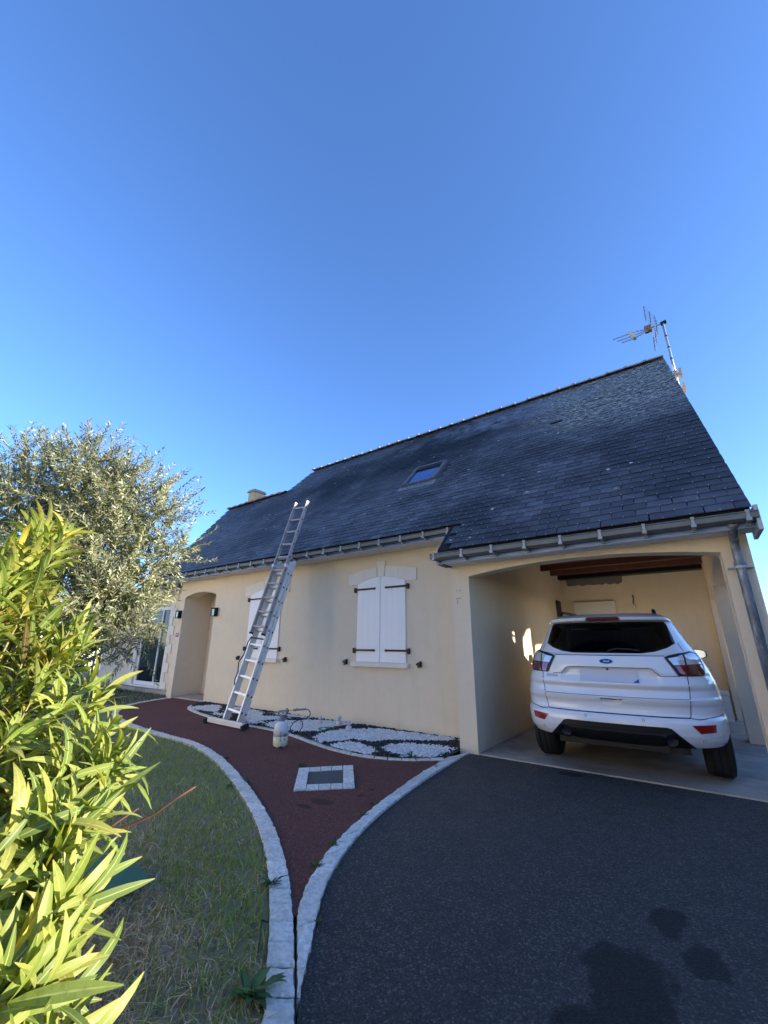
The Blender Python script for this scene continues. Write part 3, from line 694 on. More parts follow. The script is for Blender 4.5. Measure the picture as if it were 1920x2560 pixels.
for (x, y, z, u, n_) in slates[:300]:
    o = bpy.data.objects.new('slate', protos[rnd.randrange(8)]); col.objects.link(o)
    lift = rnd.uniform(0, 0.0035)
    mt = Matrix(((1, u[0], n_[0], x), (0, u[1], n_[1], y+n_[1]*lift), (0, u[2], n_[2], z+n_[2]*lift), (0, 0, 0, 1))) @ Matrix.Rotation(rnd.uniform(-.006, .006), 4, 'Z')
    o.parent = roof; o.matrix_parent_inverse = Matrix.Identity(4); o.matrix_basis = mt
V = []; F = []; C = []
for j, (x, y, z, u, n_) in enumerate(slates[300:]):
    vv, ff = slate_mesh(j % 97, 0); b = len(V); lift = rnd.uniform(0, 0.0035); ro = rnd.uniform(-.006, .006); t = rnd.random()**1.5
    for (a, c, h) in vv:
        a2 = a-c*ro; c2 = c+a*ro; h += lift
        V.append((x+a2, y+u[1]*c2+n_[1]*h, z+u[2]*c2+n_[2]*h)); C.append((t, t, t))
    F += [[b+k for k in f] for f in ff]
for j, (x, y, z, u, n_) in enumerate(halves):
    vv, ff = slate_mesh(j % 97, 0); b = len(V); t = rnd.random()**1.5
    for (a, c, h) in vv: V.append((x+a*.5, y+u[1]*c+n_[1]*h, z+u[2]*c+n_[2]*h)); C.append((t, t, t))
    F += [[b+k for k in f] for f in ff]
sf = np_mesh('slate_field', np.array(V), np.array(F), M['slate'], roof, color=np.array(C)); tag(sf, kind='stuff')
# steel slate hooks
mb = MB()
for (x, y, z, u, n_) in slates[:620]:
    p = Vector((x, y, z)); nn = Vector(n_); uu = Vector(u)
    mb.bar(p+nn*0.029-uu*0.012, p+nn*0.029+uu*0.006, 0.006, 0.004, n_)
hk = hc(mb, 'slate_hooks', M['zinc'], roof, fix=False); tag(hk, kind='stuff')
# skylight
skp = hp(MB(), 'skylight', M['pipe']) if False else None
def rp(x, y, h): return (x, y-sq*h, (y-2.25)+sq*h)
fr = MB()
def rbox(m_, x0, x1, y0, y1, h0, h1):
    m_.add([rp(x0, y0, h0), rp(x1, y0, h0), rp(x1, y1, h0), rp(x0, y1, h0), rp(x0, y0, h1), rp(x1, y0, h1), rp(x1, y1, h1), rp(x0, y1, h1)],
           [(0, 3, 2, 1), (4, 5, 6, 7), (0, 1, 5, 4), (1, 2, 6, 5), (2, 3, 7, 6), (3, 0, 4, 7)]); return m_
rbox(fr, -4.19, -4.12, 6.40, 6.98, -0.02, 0.075); rbox(fr, -3.51, -3.44, 6.40, 6.98, -0.02, 0.075)
rbox(fr, -4.12, -3.51, 6.935, 6.98, -0.02, 0.085); rbox(fr, -4.12, -3.51, 6.40, 6.44, -0.02, 0.06)
skl = hp(fr, 'skylight', simple('skylight_frame', (0.13, 0.135, 0.14), 0.5, 0.3, var=0.2, scale=8))
hc(rbox(MB(), -4.119, -3.511, 6.441, 6.934, 0.03, 0.045), 'pane', M['skylight_glass'], skl)
hc(rbox(MB(), -4.119, -3.511, 6.86, 6.934, 0.046, 0.07), 'roller_blind_box', M['dark'], skl)
hc(rbox(MB(), -4.26, -3.42, 6.28, 6.398, 0.012, 0.02), 'flashing', M['pipe'], skl)
hc(rbox(MB(), -4.27, -4.195, 6.40, 7.05, 0.0, 0.018), 'flashing', M['slate'], skl); hc(rbox(MB(), -3.435, -3.36, 6.40, 7.05, 0.0, 0.018), 'flashing', M['slate'], skl)
hp(rbox(MB(), -1.50, -1.29, 7.36, 7.41, 0.0, 0.04), 'roof_vent', M['black_iron'])
# ridge tiles
def ridge(x0, x1, y, z, mat, mat2, n):
    for i in range(n):
        a = x0+(x1-x0)*i/n; b = x0+(x1-x0)*(i+1)/n
        m_ = MB(); dz = rnd.uniform(-.006, .006)
        for p, q_, r_ in ((a, b-math.copysign(0.05, x1-x0)*-0 , 0.085),):
            V = []; k = 7
            for xx in (a, b):
                for t in range(k):
                    an = math.pi*(0.06+0.88*t/(k-1)); V.append((xx, y+math.cos(an)*0.125, z-0.05+dz+math.sin(an)*0.10))
            m_.add(V, [(t, t+1, k+t+1, k+t) for t in range(k-1)])
        V = []; k = 7; xs = (b-0.02, b+0.045)
        for xx in xs:
            for t in range(k):
                an = math.pi*(0.06+0.88*t/(k-1)); V.append((xx, y+math.cos(an)*0.137, z-0.05+dz+math.sin(an)*0.118))
        m_.add(V, [(t, t+1, k+t+1, k+t) for t in range(k-1)] + [tuple(range(k)), tuple(range(2*k-1, k-1, -1))])
        hc(m_, 'ridge_tile', mat if rnd.random() < 0.75 else mat2, roof)
ridge(verge(9.03), -9.46, 9.03, zr(9.03)+0.03, M['tile'], M['mortar'], 29)
ridge(-9.46, -12.37, 7.9, zr(7.9)+0.03, M['tile_red'], M['tile'], 9)
ch = hp(MB().box(-11.55, -11.22, 8.0, 8.42, 5.2, 6.12), 'chimney', mk_wall('chimney_render', (0.62, 0.48, 0.29)))
hc(MB().box(-11.59, -11.18, 7.96, 8.46, 6.12, 6.17).box(-11.56, -11.21, 7.99, 8.43, 6.17, 6.21), 'chimney_cap', M['mortar'], ch)

# --- bay with French door on the left
mb = MB(); mb.box(-15.42, -13.16, 6.0, 6.2, -0.05, 2.62).box(-11.59, -10.272, 6.0, 6.2, -0.05, 2.62).box(-13.16, -11.59, 6.0, 6.2, 2.2, 2.62).box(-15.42, -15.2, 6.2, 9, -0.05, 2.62).box(-10.27, -10.12, 5.78, 6.0, -0.05, 2.62)
hp(mb, 'bay_wall', M['wall'])
hp(MB().box(-15.0, -10.4, 5.72, 5.998, -0.05, 0.07), 'terrace_step', M['concrete'])
hp(MB().box(-13.16, -11.59, 5.94, 6.2, 0.07, 0.11), 'door_sill', M['stone'])
fd = MB(); fd.box(-13.155, -13.05, 6.04, 6.12, 0.112, 2.195).box(-11.70, -11.595, 6.04, 6.12, 0.112, 2.195).box(-13.05, -11.70, 6.04, 6.12, 2.09, 2.195).box(-13.05, -11.70, 6.04, 6.12, 0.112, 0.20)
fdo = hp(fd, 'french_door', M['pvc'])
hc(MB().box(-12.12, -12.06, 6.045, 6.115, 0.20, 2.09), 'mullion', M['pvc'], fdo)
hc(MB().box(-13.05, -12.12, 6.07, 6.08, 0.20, 2.09), 'pane', M['window_glass'], fdo); hc(MB().box(-12.06, -11.70, 6.07, 6.08, 0.20, 2.09), 'pane', M['window_glass'], fdo)
mb = MB(); mb.box(-13.16, -11.59, 7.2, 7.25, 0, 2.3).box(-13.2, -13.16, 6.2, 7.2, 0, 2.3).box(-11.59, -11.55, 6.2, 7.2, 0, 2.3).box(-13.16, -11.59, 6.2, 7.2, 0.0, 0.1)
hp(mb, 'room_wall', M['room'])
hp(MB().box(-12.85, -12.35, 6.3, 6.33, 0.9, 2.15), 'curtain', M['curtain'])
for (xa, flip) in ((-11.585, 1), (-13.165, -1), (-15.42, 1)):
    z = 0.0; i = 0
    while z < 2.35:
        wd = 0.30 if i % 2 == 0 else 0.17; x0, x1 = (xa, xa+wd) if flip > 0 else (xa-wd, xa)
        hp(MB().box(x0, x1, 5.978, 6.001, z+0.003, z+0.232), 'quoin_stone', M['stone']); z += 0.235; i += 1
hp(MB().tube([(-15.47, 5.95, 2.6), (-15.47, 5.95, 0)], 0.04, 10), 'bay_downpipe', M['pipe'])
# ghost marks on the corner pillar: two anchor holes and a rust drip line
hp(MB().box(-2.455, -2.375, 4.9965, 5.0005, 1.772, 1.779).box(-2.437, -2.43, 4.9965, 5.0005, 1.70, 1.772), 'old_bracket_mark', M['mortar'])
for x in (-2.44, -2.395): hp(MB().box(x-0.007, x+0.007, 4.9965, 5.0005, 1.868, 1.882), 'anchor_hole', M['mortar'])

# ------------------------------------------------------------------ car
car = empty('parked_car', (-0.752, 4.69, 0.004), R(2.9)); tag(car, 'white family SUV parked nose-in under the carport, seen from behind', 'car')
def tab(t): 
    xs = [a for a, _ in t]; ys = [b for _, b in t]
    return lambda z: float(np.interp(z, xs, ys))
YR = tab([(.30, .12), (.345, .055), (.38, .03), (.44, .006), (.50, 0), (.545, .004), (.565, .018), (.578, .048), (.60, .066), (.64, .068), (.665, .066), (.695, .044), (.725, .038), (.745, .060), (.80, .078), (.828, .056), (.85, .050), (.90, .072), (.925, .078), (.95, .076), (1.0, .080), (1.06, .092), (1.095, .100), (1.105, .120), (1.12, .150), (1.20, .215), (1.30, .295), (1.40, .375), (1.437, .405), (1.442, .330), (1.452, .315), (1.478, .312), (1.495, .33), (1.51, .38), (1.522, .47), (1.533, .62), (1.545, .95), (1.552, 1.3)])
WW = tab([(.30, .80), (.345, .845), (.40, .878), (.50, .893), (.60, .895), (.72, .892), (.80, .885), (.88, .87), (.95, .85), (1.0, .832), (1.05, .812), (1.10, .785), (1.15, .757), (1.25, .705), (1.35, .660), (1.44, .622), (1.48, .595), (1.51, .56), (1.522, .52), (1.533, .46), (1.545, .36), (1.552, .26)])
DD = tab([(.30, .62), (.60, .70), (1.0, .72), (1.1, .66), (1.44, .50), (1.53, .4), (1.552, .3)])
YF = tab([(.30, 4.15), (.45, 4.27), (.60, 4.28), (.75, 4.22), (.85, 4.10), (.93, 3.8), (.99, 3.35), (1.03, 3.05), (1.06, 2.95), (1.5, 2.20), (1.533, 2.05), (1.552, 1.7)])
NX = 2.7
def inpoly(x, z, P):
    r_ = False; n = len(P)
    for i in range(n):
        (x0, z0), (x1, z1) = P[i], P[(i+1) % n]
        if (z0 > z) != (z1 > z) and x < (x1-x0)*(z-z0)/(z1-z0)+x0: r_ = not r_
    return r_
def edge_d(x, z, P):
    b = 9
    for i in range(len(P)):
        a = Vector(P[i]); c = Vector(P[(i+1) % len(P)]); d = c-a; t = max(0, min(1, (Vector((x, z))-a).dot(d)/d.length_squared)); b = min(b, (a+d*t-Vector((x, z))).length)
    return b
RECESS = [(-.43, .845), (.43, .845), (.43, .922), (.365, .988), (-.365, .988), (-.43, .922)]
HAND = [(-.095, .712), (.095, .712), (.055, .672), (-.055, .672)]
def disp(x, z):
    d = 0.0
    if abs(x) < .45 and .83 < z < 1.0:
        if inpoly(x, z, RECESS):
            e = edge_d(x, min(z, .93), [(-.43, .6), (.43, .6), (.43, .922), (.365, .988), (-.365, .988), (-.43, .922)]); e = min(e, edge_d(x, z, [(-.43, .6), (.43, .6), (.43, .922), (.365, .988), (-.365, .988), (-.43, .922)]))
            d += 0.028*min(1, e/.018)*max(0, min(1, (z-.845)/.06))
    if abs(x) < .1 and .66 < z < .72 and inpoly(x, z, HAND): d += 0.04*min(1, edge_d(x, z, HAND)/.010)
    return d
def surf_y(x, z, nodisp=False):
    W_, D_ = WW(z), DD(z); t = min(.9995, abs(x)/W_)
    return YR(z)+D_*(1-(1-t**NX)**(1/NX)) + (0 if nodisp else disp(x, z))
def surf(x, z, off=0.0):
    e = .004; x = max(-WW(z)*.998, min(WW(z)*.998, x))
    y = surf_y(x, z); dx = (surf_y(x+e, z, True)-surf_y(x-e, z, True))/(2*e); dz = (surf_y(x, z+e, True)-surf_y(x, z-e, True))/(2*e)
    dx = max(-8, min(8, dx)); dz = max(-3, min(3, dz))
    n_ = Vector((dx, -1, dz)).normalized()
    return Vector((x, y, z)) + n_*off
GLASS = [(-.30, 1.122), (.30, 1.122), (.42, 1.138), (.53, 1.175), (.60, 1.217), (.585, 1.29), (.558, 1.40), (.54, 1.434), (-.54, 1.434), (-.558, 1.40), (-.585, 1.29), (-.60, 1.217), (-.53, 1.175), (-.42, 1.138)]
zs = sorted(set([round(.345+.01*i, 4) for i in range(110)] + [1.437, 1.442, 1.447, 1.452, 1.478, 1.522, 1.528, 1.533, 1.539, 1.545, 1.552]))
zs = [z for z in zs if z <= 1.552]
NR, NFL, NF = 46, 90, 14
RX_, RZ_, RR_ = (0.885, 3.44), 0.33, 0.385
def half_slice(z):
    W_, D_, yr, yf = WW(z), DD(z), YR(z), YF(z); P = []
    for i in range(NR):
        f = i/(NR-1); x = W_*math.sin(f*math.pi/2)**0.9 if f < 1 else W_
        x = min(x, W_); t = min(1, x/W_); P.append([x, yr+D_*(1-max(0, 1-t**NX)**(1/NX)) + disp(x, z), z])
    y0 = yr+D_; y1 = max(y0+.05, yf-.45)
    for i in range(1, NFL): P.append([W_, y0+(y1-y0)*i/NFL, z])
    for i in range(NF+1):
        t = i/NF*math.pi/2; P.append([W_*max(0, math.cos(t))**(2/3.2), y1+(yf-y1)*math.sin(t)**(2/3.2) if i else y1, z])
    return P
V = []; nH = NR+NFL-1+NF+1; cnt = 2*nH-2
for z in zs:
    h = half_slice(z)
    ring = h + [[-p[0], p[1], p[2]] for p in h[-2:0:-1]]
    V += ring
for p in V:      # round off the wheel arches
    if abs(p[0]) > .7 and p[2] < .78:
        for ya in RX_:
            d = math.hypot(p[1]-ya, p[2]-RZ_)
            if abs(d-RR_) < .024 and d > 0: s_ = RR_/d; p[1] = ya+(p[1]-ya)*s_; p[2] = RZ_+(p[2]-RZ_)*s_
Fb = []; Fs = []; Fw = []
for k in range(len(zs)-1):
    for j in range(cnt):
        a, b = k*cnt+j, k*cnt+(j+1) % cnt; f = (a, b, b+cnt, a+cnt)
        cx = sum(V[i][0] for i in f)/4; cy = sum(V[i][1] for i in f)/4; cz = sum(V[i][2] for i in f)/4
        hj = j if j < nH else cnt-1-j
        if abs(cx) > .7 and cz < .78 and any(math.hypot(cy-ya, cz-RZ_) < RR_-.004 for ya in RX_) and NR-8 <= hj: continue
        if hj < NR and 1.1 < cz < 1.44 and inpoly(cx, cz, GLASS) and edge_d(cx, cz, GLASS) > .02: continue
        s_ = (hj-NR)/NFL
        if (.955 if s_ > .18 else 1.12) < cz < 1.475 and NR-6 <= hj < NR+NFL and (s_ < .16 or .20 < s_ < .50 or .545 < s_ < .93) and s_ > -.04: Fs.append((f, s_)); continue
        if 1.07 < cz < 1.49 and hj >= NR+NFL: Fw.append(f); continue
        Fb.append(f)
top = (len(zs)-1)*cnt
Fb.append(tuple(top+j for j in range(cnt)))
def submesh(name, faces, mat, smooth_=True):
    used = {}; vv = []
    for f in faces:
        for i in f:
            if i not in used: used[i] = len(vv); vv.append(V[i])
    m_ = MB(); m_.add(vv, [tuple(used[i] for i in f) for f in faces]); return m_.build(name, mat, car, smooth=smooth_)
body = submesh('body', Fb, M['paint'])
body.data.set_sharp_from_angle(angle=R(50))
for sd_ in (0, 1):
    for lo, hi, mt in ((-1, .18, 'car_rear_glass'), (.18, .52, 'car_side_glass'), (.52, 1, 'car_side_glass')):
        ff = [f for f, s_ in Fs if lo <= s_ < hi and (V[f[0]][0] > 0) == bool(sd_)]
        if ff: submesh('side_window', ff, M[mt])
submesh('windscreen', Fw, M['car_side_glass'])

def patch(name, poly, off, mat, parent=car, step=.025, thick=.006):
    bm = bmesh.new(); bm.faces.new([bm.verts.new((x, 0, z)) for x, z in poly])
    xs = [p[0] for p in poly]; zz = [p[1] for p in poly]
    def cut(co, no):
        bmesh.ops.bisect_plane(bm, geom=bm.verts[:]+bm.edges[:]+bm.faces[:], plane_co=co, plane_no=no)
    n = int((max(xs)-min(xs))/step)
    for i in range(1, n+1): cut((min(xs)+(max(xs)-min(xs))*i/(n+1), 0, 0), (1, 0, 0))
    n = int((max(zz)-min(zz))/step)
    for i in range(1, n+1): cut((0, 0, min(zz)+(max(zz)-min(zz))*i/(n+1)), (0, 0, 1))
    be = [e for e in bm.edges if len(e.link_faces) == 1]
    r_ = bmesh.ops.extrude_edge_only(bm, edges=be); nv = set(e for e in r_['geom'] if isinstance(e, bmesh.types.BMVert))
    for v in bm.verts: v.co = surf(v.co.x, v.co.z, off-thick if v in nv else off)
    bmesh.ops.recalc_face_normals(bm, faces=bm.faces)
    me = bpy.data.meshes.new(name); bm.to_mesh(me); bm.free(); me.materials.append(mat); me.shade_smooth(); me.set_sharp_from_angle(angle=R(45))
    o = bpy.data.objects.new(name, me); col.objects.link(o); o.parent = parent; return o
def strip(name, pts, wd, mat, off=.0012):
    """thin dark line along a polyline in (x, z)"""
    m_ = MB(); P = []
    for a, b in zip(pts, pts[1:]):
        n = max(1, int(math.dist(a, b)/.02))
        for i in range(n): P.append((a[0]+(b[0]-a[0])*i/n, a[1]+(b[1]-a[1])*i/n))
    P.append(pts[-1]); VV = []
    for i, p in enumerate(P):
        a = P[max(0, i-1)]; b = P[min(len(P)-1, i+1)]; dx, dz = b[0]-a[0], b[1]-a[1]; L = math.hypot(dx, dz) or 1
        nx, nz = -dz/L*wd/2, dx/L*wd/2
        VV += [surf(p[0]+nx, p[1]+nz, off), surf(p[0]-nx, p[1]-nz, off)]
    m_.add(VV, [(2*i, 2*i+1, 2*i+3, 2*i+2) for i in range(len(P)-1)]); return m_.build(name, mat, car, fix=False)
mir = lambda P: [(-x, z) for x, z in reversed(P)]
patch('rear_window', GLASS, .004, M['car_rear_glass'], step=.04)
patch('rear_window_band', [(-.548, 1.412), (.548, 1.412), (.54, 1.434), (-.54, 1.434)], .006, M['dark'])
strip('shut_or_crease_line', [(.640, .925), (.634, .80), (.622, .70), (.606, .60), (.598, .582)], .007, M['dark'])
strip('shut_or_crease_line', [(-.640, .925), (-.634, .80), (-.622, .70), (-.606, .60), (-.598, .582)], .007, M['dark'])
strip('shut_or_crease_line', [(-.60, .581), (.60, .581)], .009, M['dark'], .003)
strip('shut_or_crease_line', [(-.622, .733), (.622, .733)], .0035, M['rubber'])  # dark strip paints the shade of a body crease, no panel gap
strip('shut_or_crease_line', [(.60, .582), (.66, .572), (.72, .578), (.86, .598)], .006, M['rubber'])
strip('shut_or_crease_line', [(-.60, .582), (-.66, .572), (-.72, .578), (-.86, .598)], .006, M['rubber'])
strip('shut_or_crease_line', [(.62, 1.22), (.655, 1.145)], .005, M['rubber']); strip('shut_or_crease_line', [(-.62, 1.22), (-.655, 1.145)], .005, M['rubber'])
strip('crease_shade_line', [(-.49, 1.101), (.49, 1.101)], .005, M['rubber'])  # dark strip paints the shade at the spoiler's lower crease
strip('crease_shade_line', [(-.52, .921), (-.432, .921), (-.37, .986), (-.34, .991), (.34, .991), (.37, .986), (.432, .921), (.58, .925)], .0055, M['rubber'], .0015)  # shade around the plate recess rim painted as a dark strip
LAMP = [(.485, 1.090), (.60, 1.118), (.70, 1.142), (.745, 1.128), (.775, 1.075), (.786, 1.0), (.782, .95), (.765, .928), (.575, .926)]
for sgn in (1, -1):
    g = (lambda P: P) if sgn > 0 else mir
    lp = patch('tail_lamp', g(LAMP), .010, M['dark'], step=.02)
    def sub(P, mt, o_): 
        x = patch('lens', g(P), o_, mt, car, .02); x.parent = lp
    sub([(.51, 1.078), (.632, 1.101), (.632, 1.022), (.547, 1.020)], M['lens_clear'], .016)
    sub([(.551, 1.016), (.632, 1.018), (.632, .938), (.59, .936)], M['lens_red'], .016)
    sub([(.648, 1.106), (.70, 1.122), (.738, 1.108), (.762, 1.06), (.764, 1.03), (.648, 1.024)], M['lens_clear'], .016)
    sub([(.648, 1.018), (.766, 1.022), (.770, .98), (.762, .942), (.648, .938)], M['lens_dark'], .016)
    sub([(.70, 1.128), (.74, 1.116), (.766, 1.06), (.774, .99), (.770, .955), (.782, .96), (.780, 1.03), (.772, 1.075), (.745, 1.125), (.705, 1.137)], M['lens_dark'], .018)
patch('diffuser', [(-.60, .346), (-.445, .497), (-.41, .506), (.41, .506), (.445, .497), (.60, .346)], .006, M['dark'])
strip('diffuser_lip', [(-.41, .462), (-.36, .448), (.36, .448), (.41, .462)], .012, M['rubber'], .014)
REFL = [(.60, .530), (.775, .535), (.765, .476), (.652, .466)]
patch('reflector', REFL, .006, M['lens_red']); patch('reflector', mir(REFL), .006, M['lens_red'])
def disc(cx, cz, r_, n=12): return [(cx+r_*math.cos(2*math.pi*i/n), cz+r_*math.sin(2*math.pi*i/n)) for i in range(n)]
for sx, sz in ((-.24, .553), (.24, .553), (-.665, .405), (.665, .405)):
    ring_ = patch('parking_sensor', disc(sx, sz, .0115), .0015, M['rubber'], thick=.002); x = patch('sensor_cap', disc(sx, sz, .0085), .003, M['paint'], thick=.002); x.parent = ring_
patch('number_plate', [(-.255, .858), (.255, .858), (.255, .966), (-.255, .966)], .006, M['plate'])
patch('plate_band', [(.205, .859), (.254, .859), (.254, .89)], .008, M['plate_blue'])
bd = patch('badge', [(.064*math.cos(2*math.pi*i/24), 1.046+.027*math.sin(2*math.pi*i/24)) for i in range(24)], .005, M['chrome'])
x = patch('badge_face', [(.057*math.cos(2*math.pi*i/24), 1.046+.0215*math.sin(2*math.pi*i/24)) for i in range(24)], .0075, M['badge_blue']); x.parent = bd
def lettering(txt, size, cx, cz, off, mat, shear=0.0, parent=car, space=1.0, name='lettering'):
    cu = bpy.data.curves.new('t', 'FONT'); cu.body = txt; cu.size = size; cu.align_x = 'CENTER'; cu.align_y = 'CENTER'; cu.shear = shear; cu.space_character = space; cu.resolution_u = 3; cu.offset = 0.0008
    ob = bpy.data.objects.new('t', cu); col.objects.link(ob); dg = bpy.context.evaluated_depsgraph_get(); me = bpy.data.meshes.new_from_object(ob.evaluated_get(dg)); bpy.data.objects.remove(ob)
    me.name = name; 
    for v in me.vertices: v.co = surf(cx+v.co.x, cz+v.co.y, off)
    me.materials.clear(); me.materials.append(mat); o = bpy.data.objects.new(name, me); col.objects.link(o); o.parent = parent; return o
lettering('Ford', .026, 0, 1.046, .009, M['chrome'], .3, bd)
lettering('KUGA', .036, -.535, .896, .004, M['grey_plastic'], .25, car, 1.35)
strip('handle_pocket_shade', [(-.088, .707), (.088, .707)], .012, M['dark'], .001)  # shade at the top of the handle pocket, painted as a dark strip
bl = patch('brake_light', [(-.155, 1.446), (.155, 1.446), (.17, 1.456), (.145, 1.481), (-.145, 1.481), (-.17, 1.456)], .004, M['dark'])
x = patch('lens', [(-.142, 1.450), (.142, 1.450), (.152, 1.457), (.138, 1.476), (-.138, 1.476), (-.152, 1.457)], .007, M['lens_dark']); x.parent = bl
wp = MB().tube([surf(.02, 1.135, .012), surf(.10, 1.152, .022), surf(.22, 1.146, .02), surf(.30, 1.140, .012)], .008, 6); wp.build('rear_wiper', M['rubber'], car)
MB().tube([surf(0, .975, -.005), surf(0, .975, .012)], .012, 10).build('rear_camera', M['dark'], car)
for s_ in (-1, 1):
    ex = MB(); ex.tube([(s_*.43, .02, .405), (s_*.43, .25, .41)], .055, 16, caps=False).tube([(s_*.43, .022, .405), (s_*.43, .25, .41)], .047, 16, caps=False)
    ex.build('exhaust_tip', M['chrome'], car, smooth=True, fix=False)
    MB().tube([(s_*.43, .06, .405), (s_*.43, .07, .405)], .048, 12).build('exhaust_bore', M['dark'], car)
mb = MB(); mb.box(-.56, .56, .42, 4.0, .235, .36).box(-.52, .52, .13, .42, .285, .36).box(-.40, .40, .07, .2, .30, .49); mb.build('underbody', M['dark'], car)
def wheel(x, y):
    wl = empty('wheel', (x, y, 0.33)); wl.parent = car
    wd = .112; R0 = .33
    prof = [(.21, -wd), (.28, -wd-.002), (R0-.02, -wd+.006), (R0-.004, -wd+.025)] 
    for g_ in (-.055, 0, .055): prof += [(R0, g_-.022), (R0, g_-.006), (R0-.008, g_-.005), (R0-.008, g_+.005), (R0, g_+.006), (R0, g_+.022)]
    prof += [(R0-.004, wd-.025), (R0-.02, wd-.006), (.28, wd+.002), (.21, wd)]
    t = MB().lathe(prof, 40); t.v = [(b, a, c) if False else (z_, x_, y_) for (x_, y_, z_) in t.v]
    t.build('tyre', M['tyre'], wl, smooth=True).data.set_sharp_from_angle(angle=R(35))
    rm = MB().lathe([(.02, .07), (.06, .085), (.07, .06), (.19, .05), (.208, .10), (.208, -.1)], 30)
    for k in range(5):
        a = 2*math.pi*k/5; rm.bar((.05*math.cos(a), .05*math.sin(a), .08), (.2*math.cos(a), .2*math.sin(a), .09), .05, .025)
    sg = 1 if x > 0 else -1; rm.v = [(sg*z_, x_, y_) for (x_, y_, z_) in rm.v]; rm.build('rim', M['alu'], wl)
for x in (-.775, .775):
    for y in RX_: wheel(x, y)
for s_ in (-1, 1):
    rl = MB().tube([(s_*.475, .66, 1.515), (s_*.47, .72, 1.553), (s_*.465, .85, 1.572), (s_*.455, 1.6, 1.590), (s_*.455, 2.1, 1.575), (s_*.46, 2.25, 1.53)], [.018, .02, .016, .015, .016, .018], 8); rl.build('roof_rail', M['dark'], car, smooth=True)
    mm = MB(); P = [(.0, 1.035), (.13, 1.03), (.175, 1.05), (.185, 1.09), (.165, 1.13), (.11, 1.15), (.03, 1.155), (-.02, 1.12)]
    mr = mm.prism([(s_*(.80+a), 2.72, z) for a, z in P], (0, .16, 0)).build('door_mirror', M['dark'], car, bevel=.012)
    MB().prism([(s_*(.80+.08+(a-.08)*.86), 2.712, 1.093+(z-1.093)*.84) for a, z in P], (0, .006, 0)).build('mirror_glass', simple('mirror_glass', (.55, .62, .7), .05, 1.0), car).parent = mr
    dh = MB().tube([(s_*.862, 1.62, .93), (s_*.90, 1.66, .935), (s_*.90, 1.8, .937), (s_*.862, 1.84, .935)], .014, 6); dh.build('door_handle', M['paint'], car, smooth=True)
for x in (-.36, .36):
    MB().box(x-.24, x+.24, 2.05, 2.2, .55, 1.08).box(x-.13, x+.13, 2.06, 2.16, 1.1, 1.3).build('front_seat', M['seat'], car, bevel=.02)
    MB().box(x-.24, x+.24, 1.15, 1.32, .55, 1.05).box(x-.12, x+.12, 1.17, 1.26, 1.06, 1.22).build('rear_seat', M['seat'], car, bevel=.02)
MB().box(-.7, .7, .35, 3.0, .5, .56).box(-.7, .7, .3, 1.1, .9, .92).build('cabin_floor', M['seat'], car)

# ------------------------------------------------------------------ ladder
ld = empty('ladder', (-6.05, 4.26, 0)); tag(ld, 'aluminium three section extension ladder leaning on the gutter', 'ladder')
F0 = Vector((-6.05, 4.26, .05)); d_ = (Vector((-5.80, 4.87, 2.65))-F0).normalized(); sx = Vector((1, 0, 0)); sx = (sx-d_*sx.dot(d_)).normalized(); nn = sx.cross(d_)   # nn points to the wall (+Y)
if nn.y < 0: nn = -nn
def lp_(t, s, n_): return F0 + d_*t + sx*s + nn*n_
def ladder_section(t0, t1, half, n0, mat, first, step=.252):
    for s in (-1, 1):
        r_ = MB(); r_.bar(lp_(t0, s*half, n0), lp_(t1, s*half, n0), .026, .062, nn); hpL(r_, 'side_rail', mat, bevel=.004)
    t = first; k = 0
    while t < t1-.05:
        r_ = MB(); r_.bar(lp_(t, -half, n0), lp_(t, half, n0), .03, .034, d_); hpL(r_, 'rung', mat, bevel=.004)
        for s in (1,):
            r_ = MB(); r_.bar(lp_(t, s*(half+.0135), n0), lp_(t, s*(half+.0175), n0), .026, .026, nn); hpL(r_, 'rung_end', M['skirting'])
        t += step
def hpL(m_, name, mat, **kw):
    o = m_.build(name, mat, None, **kw); o.parent = ld; o.matrix_parent_inverse = Matrix.Translation((6.05, -4.26, 0)); return o
ladder_section(0.0, 2.70, .195, .135, M['alu'], .16)
ladder_section(0.02, 2.66, .180, .068, M['alu'], .17)
ladder_section(1.36, 3.88, .165, .0, M['alu_dull'], 1.47)
for s in (-1, 1): hpL(MB().bar(lp_(1.335, s*.165, 0), lp_(1.362, s*.165, 0), .03, .066, nn), 'end_cap', M['rubber'])
for s in (-1, 1): hpL(MB().bar(lp_(2.56, s*.172, -.035), lp_(2.56, s*.172, .17), .04, .05, d_), 'guide_clamp', M['alu'])
b0, b1 = Vector((-6.50, 4.23, .055)), Vector((-5.56, 4.20, .055))
hpL(MB().bar(b0, b1, .045, .075), 'stabiliser_bar', M['alu'], bevel=.005)
for p, s in ((b0, -1), (b1, 1)): hpL(MB().bar(p+Vector((s*.03, -.06, -.028)), p+Vector((s*.03, .06, .0)), .05, .075), 'rubber_foot', M['rubber'], bevel=.012)
hpL(MB().tube([lp_(1.30, -.16, .03), lp_(1.2, -.165, .0), lp_(1.0, -.175, .01), lp_(.86, -.20, -.02), lp_(.72, -.19, .02), lp_(.6, -.172, .0), lp_(.52, -.175, .03)], .009, 6), 'strap', M['rubber'], smooth=True)
hpL(MB().bar(lp_(1.28, -.17, .03), lp_(1.28, .17, .03), .02, .02), 'lock_bar', M['rubber'])

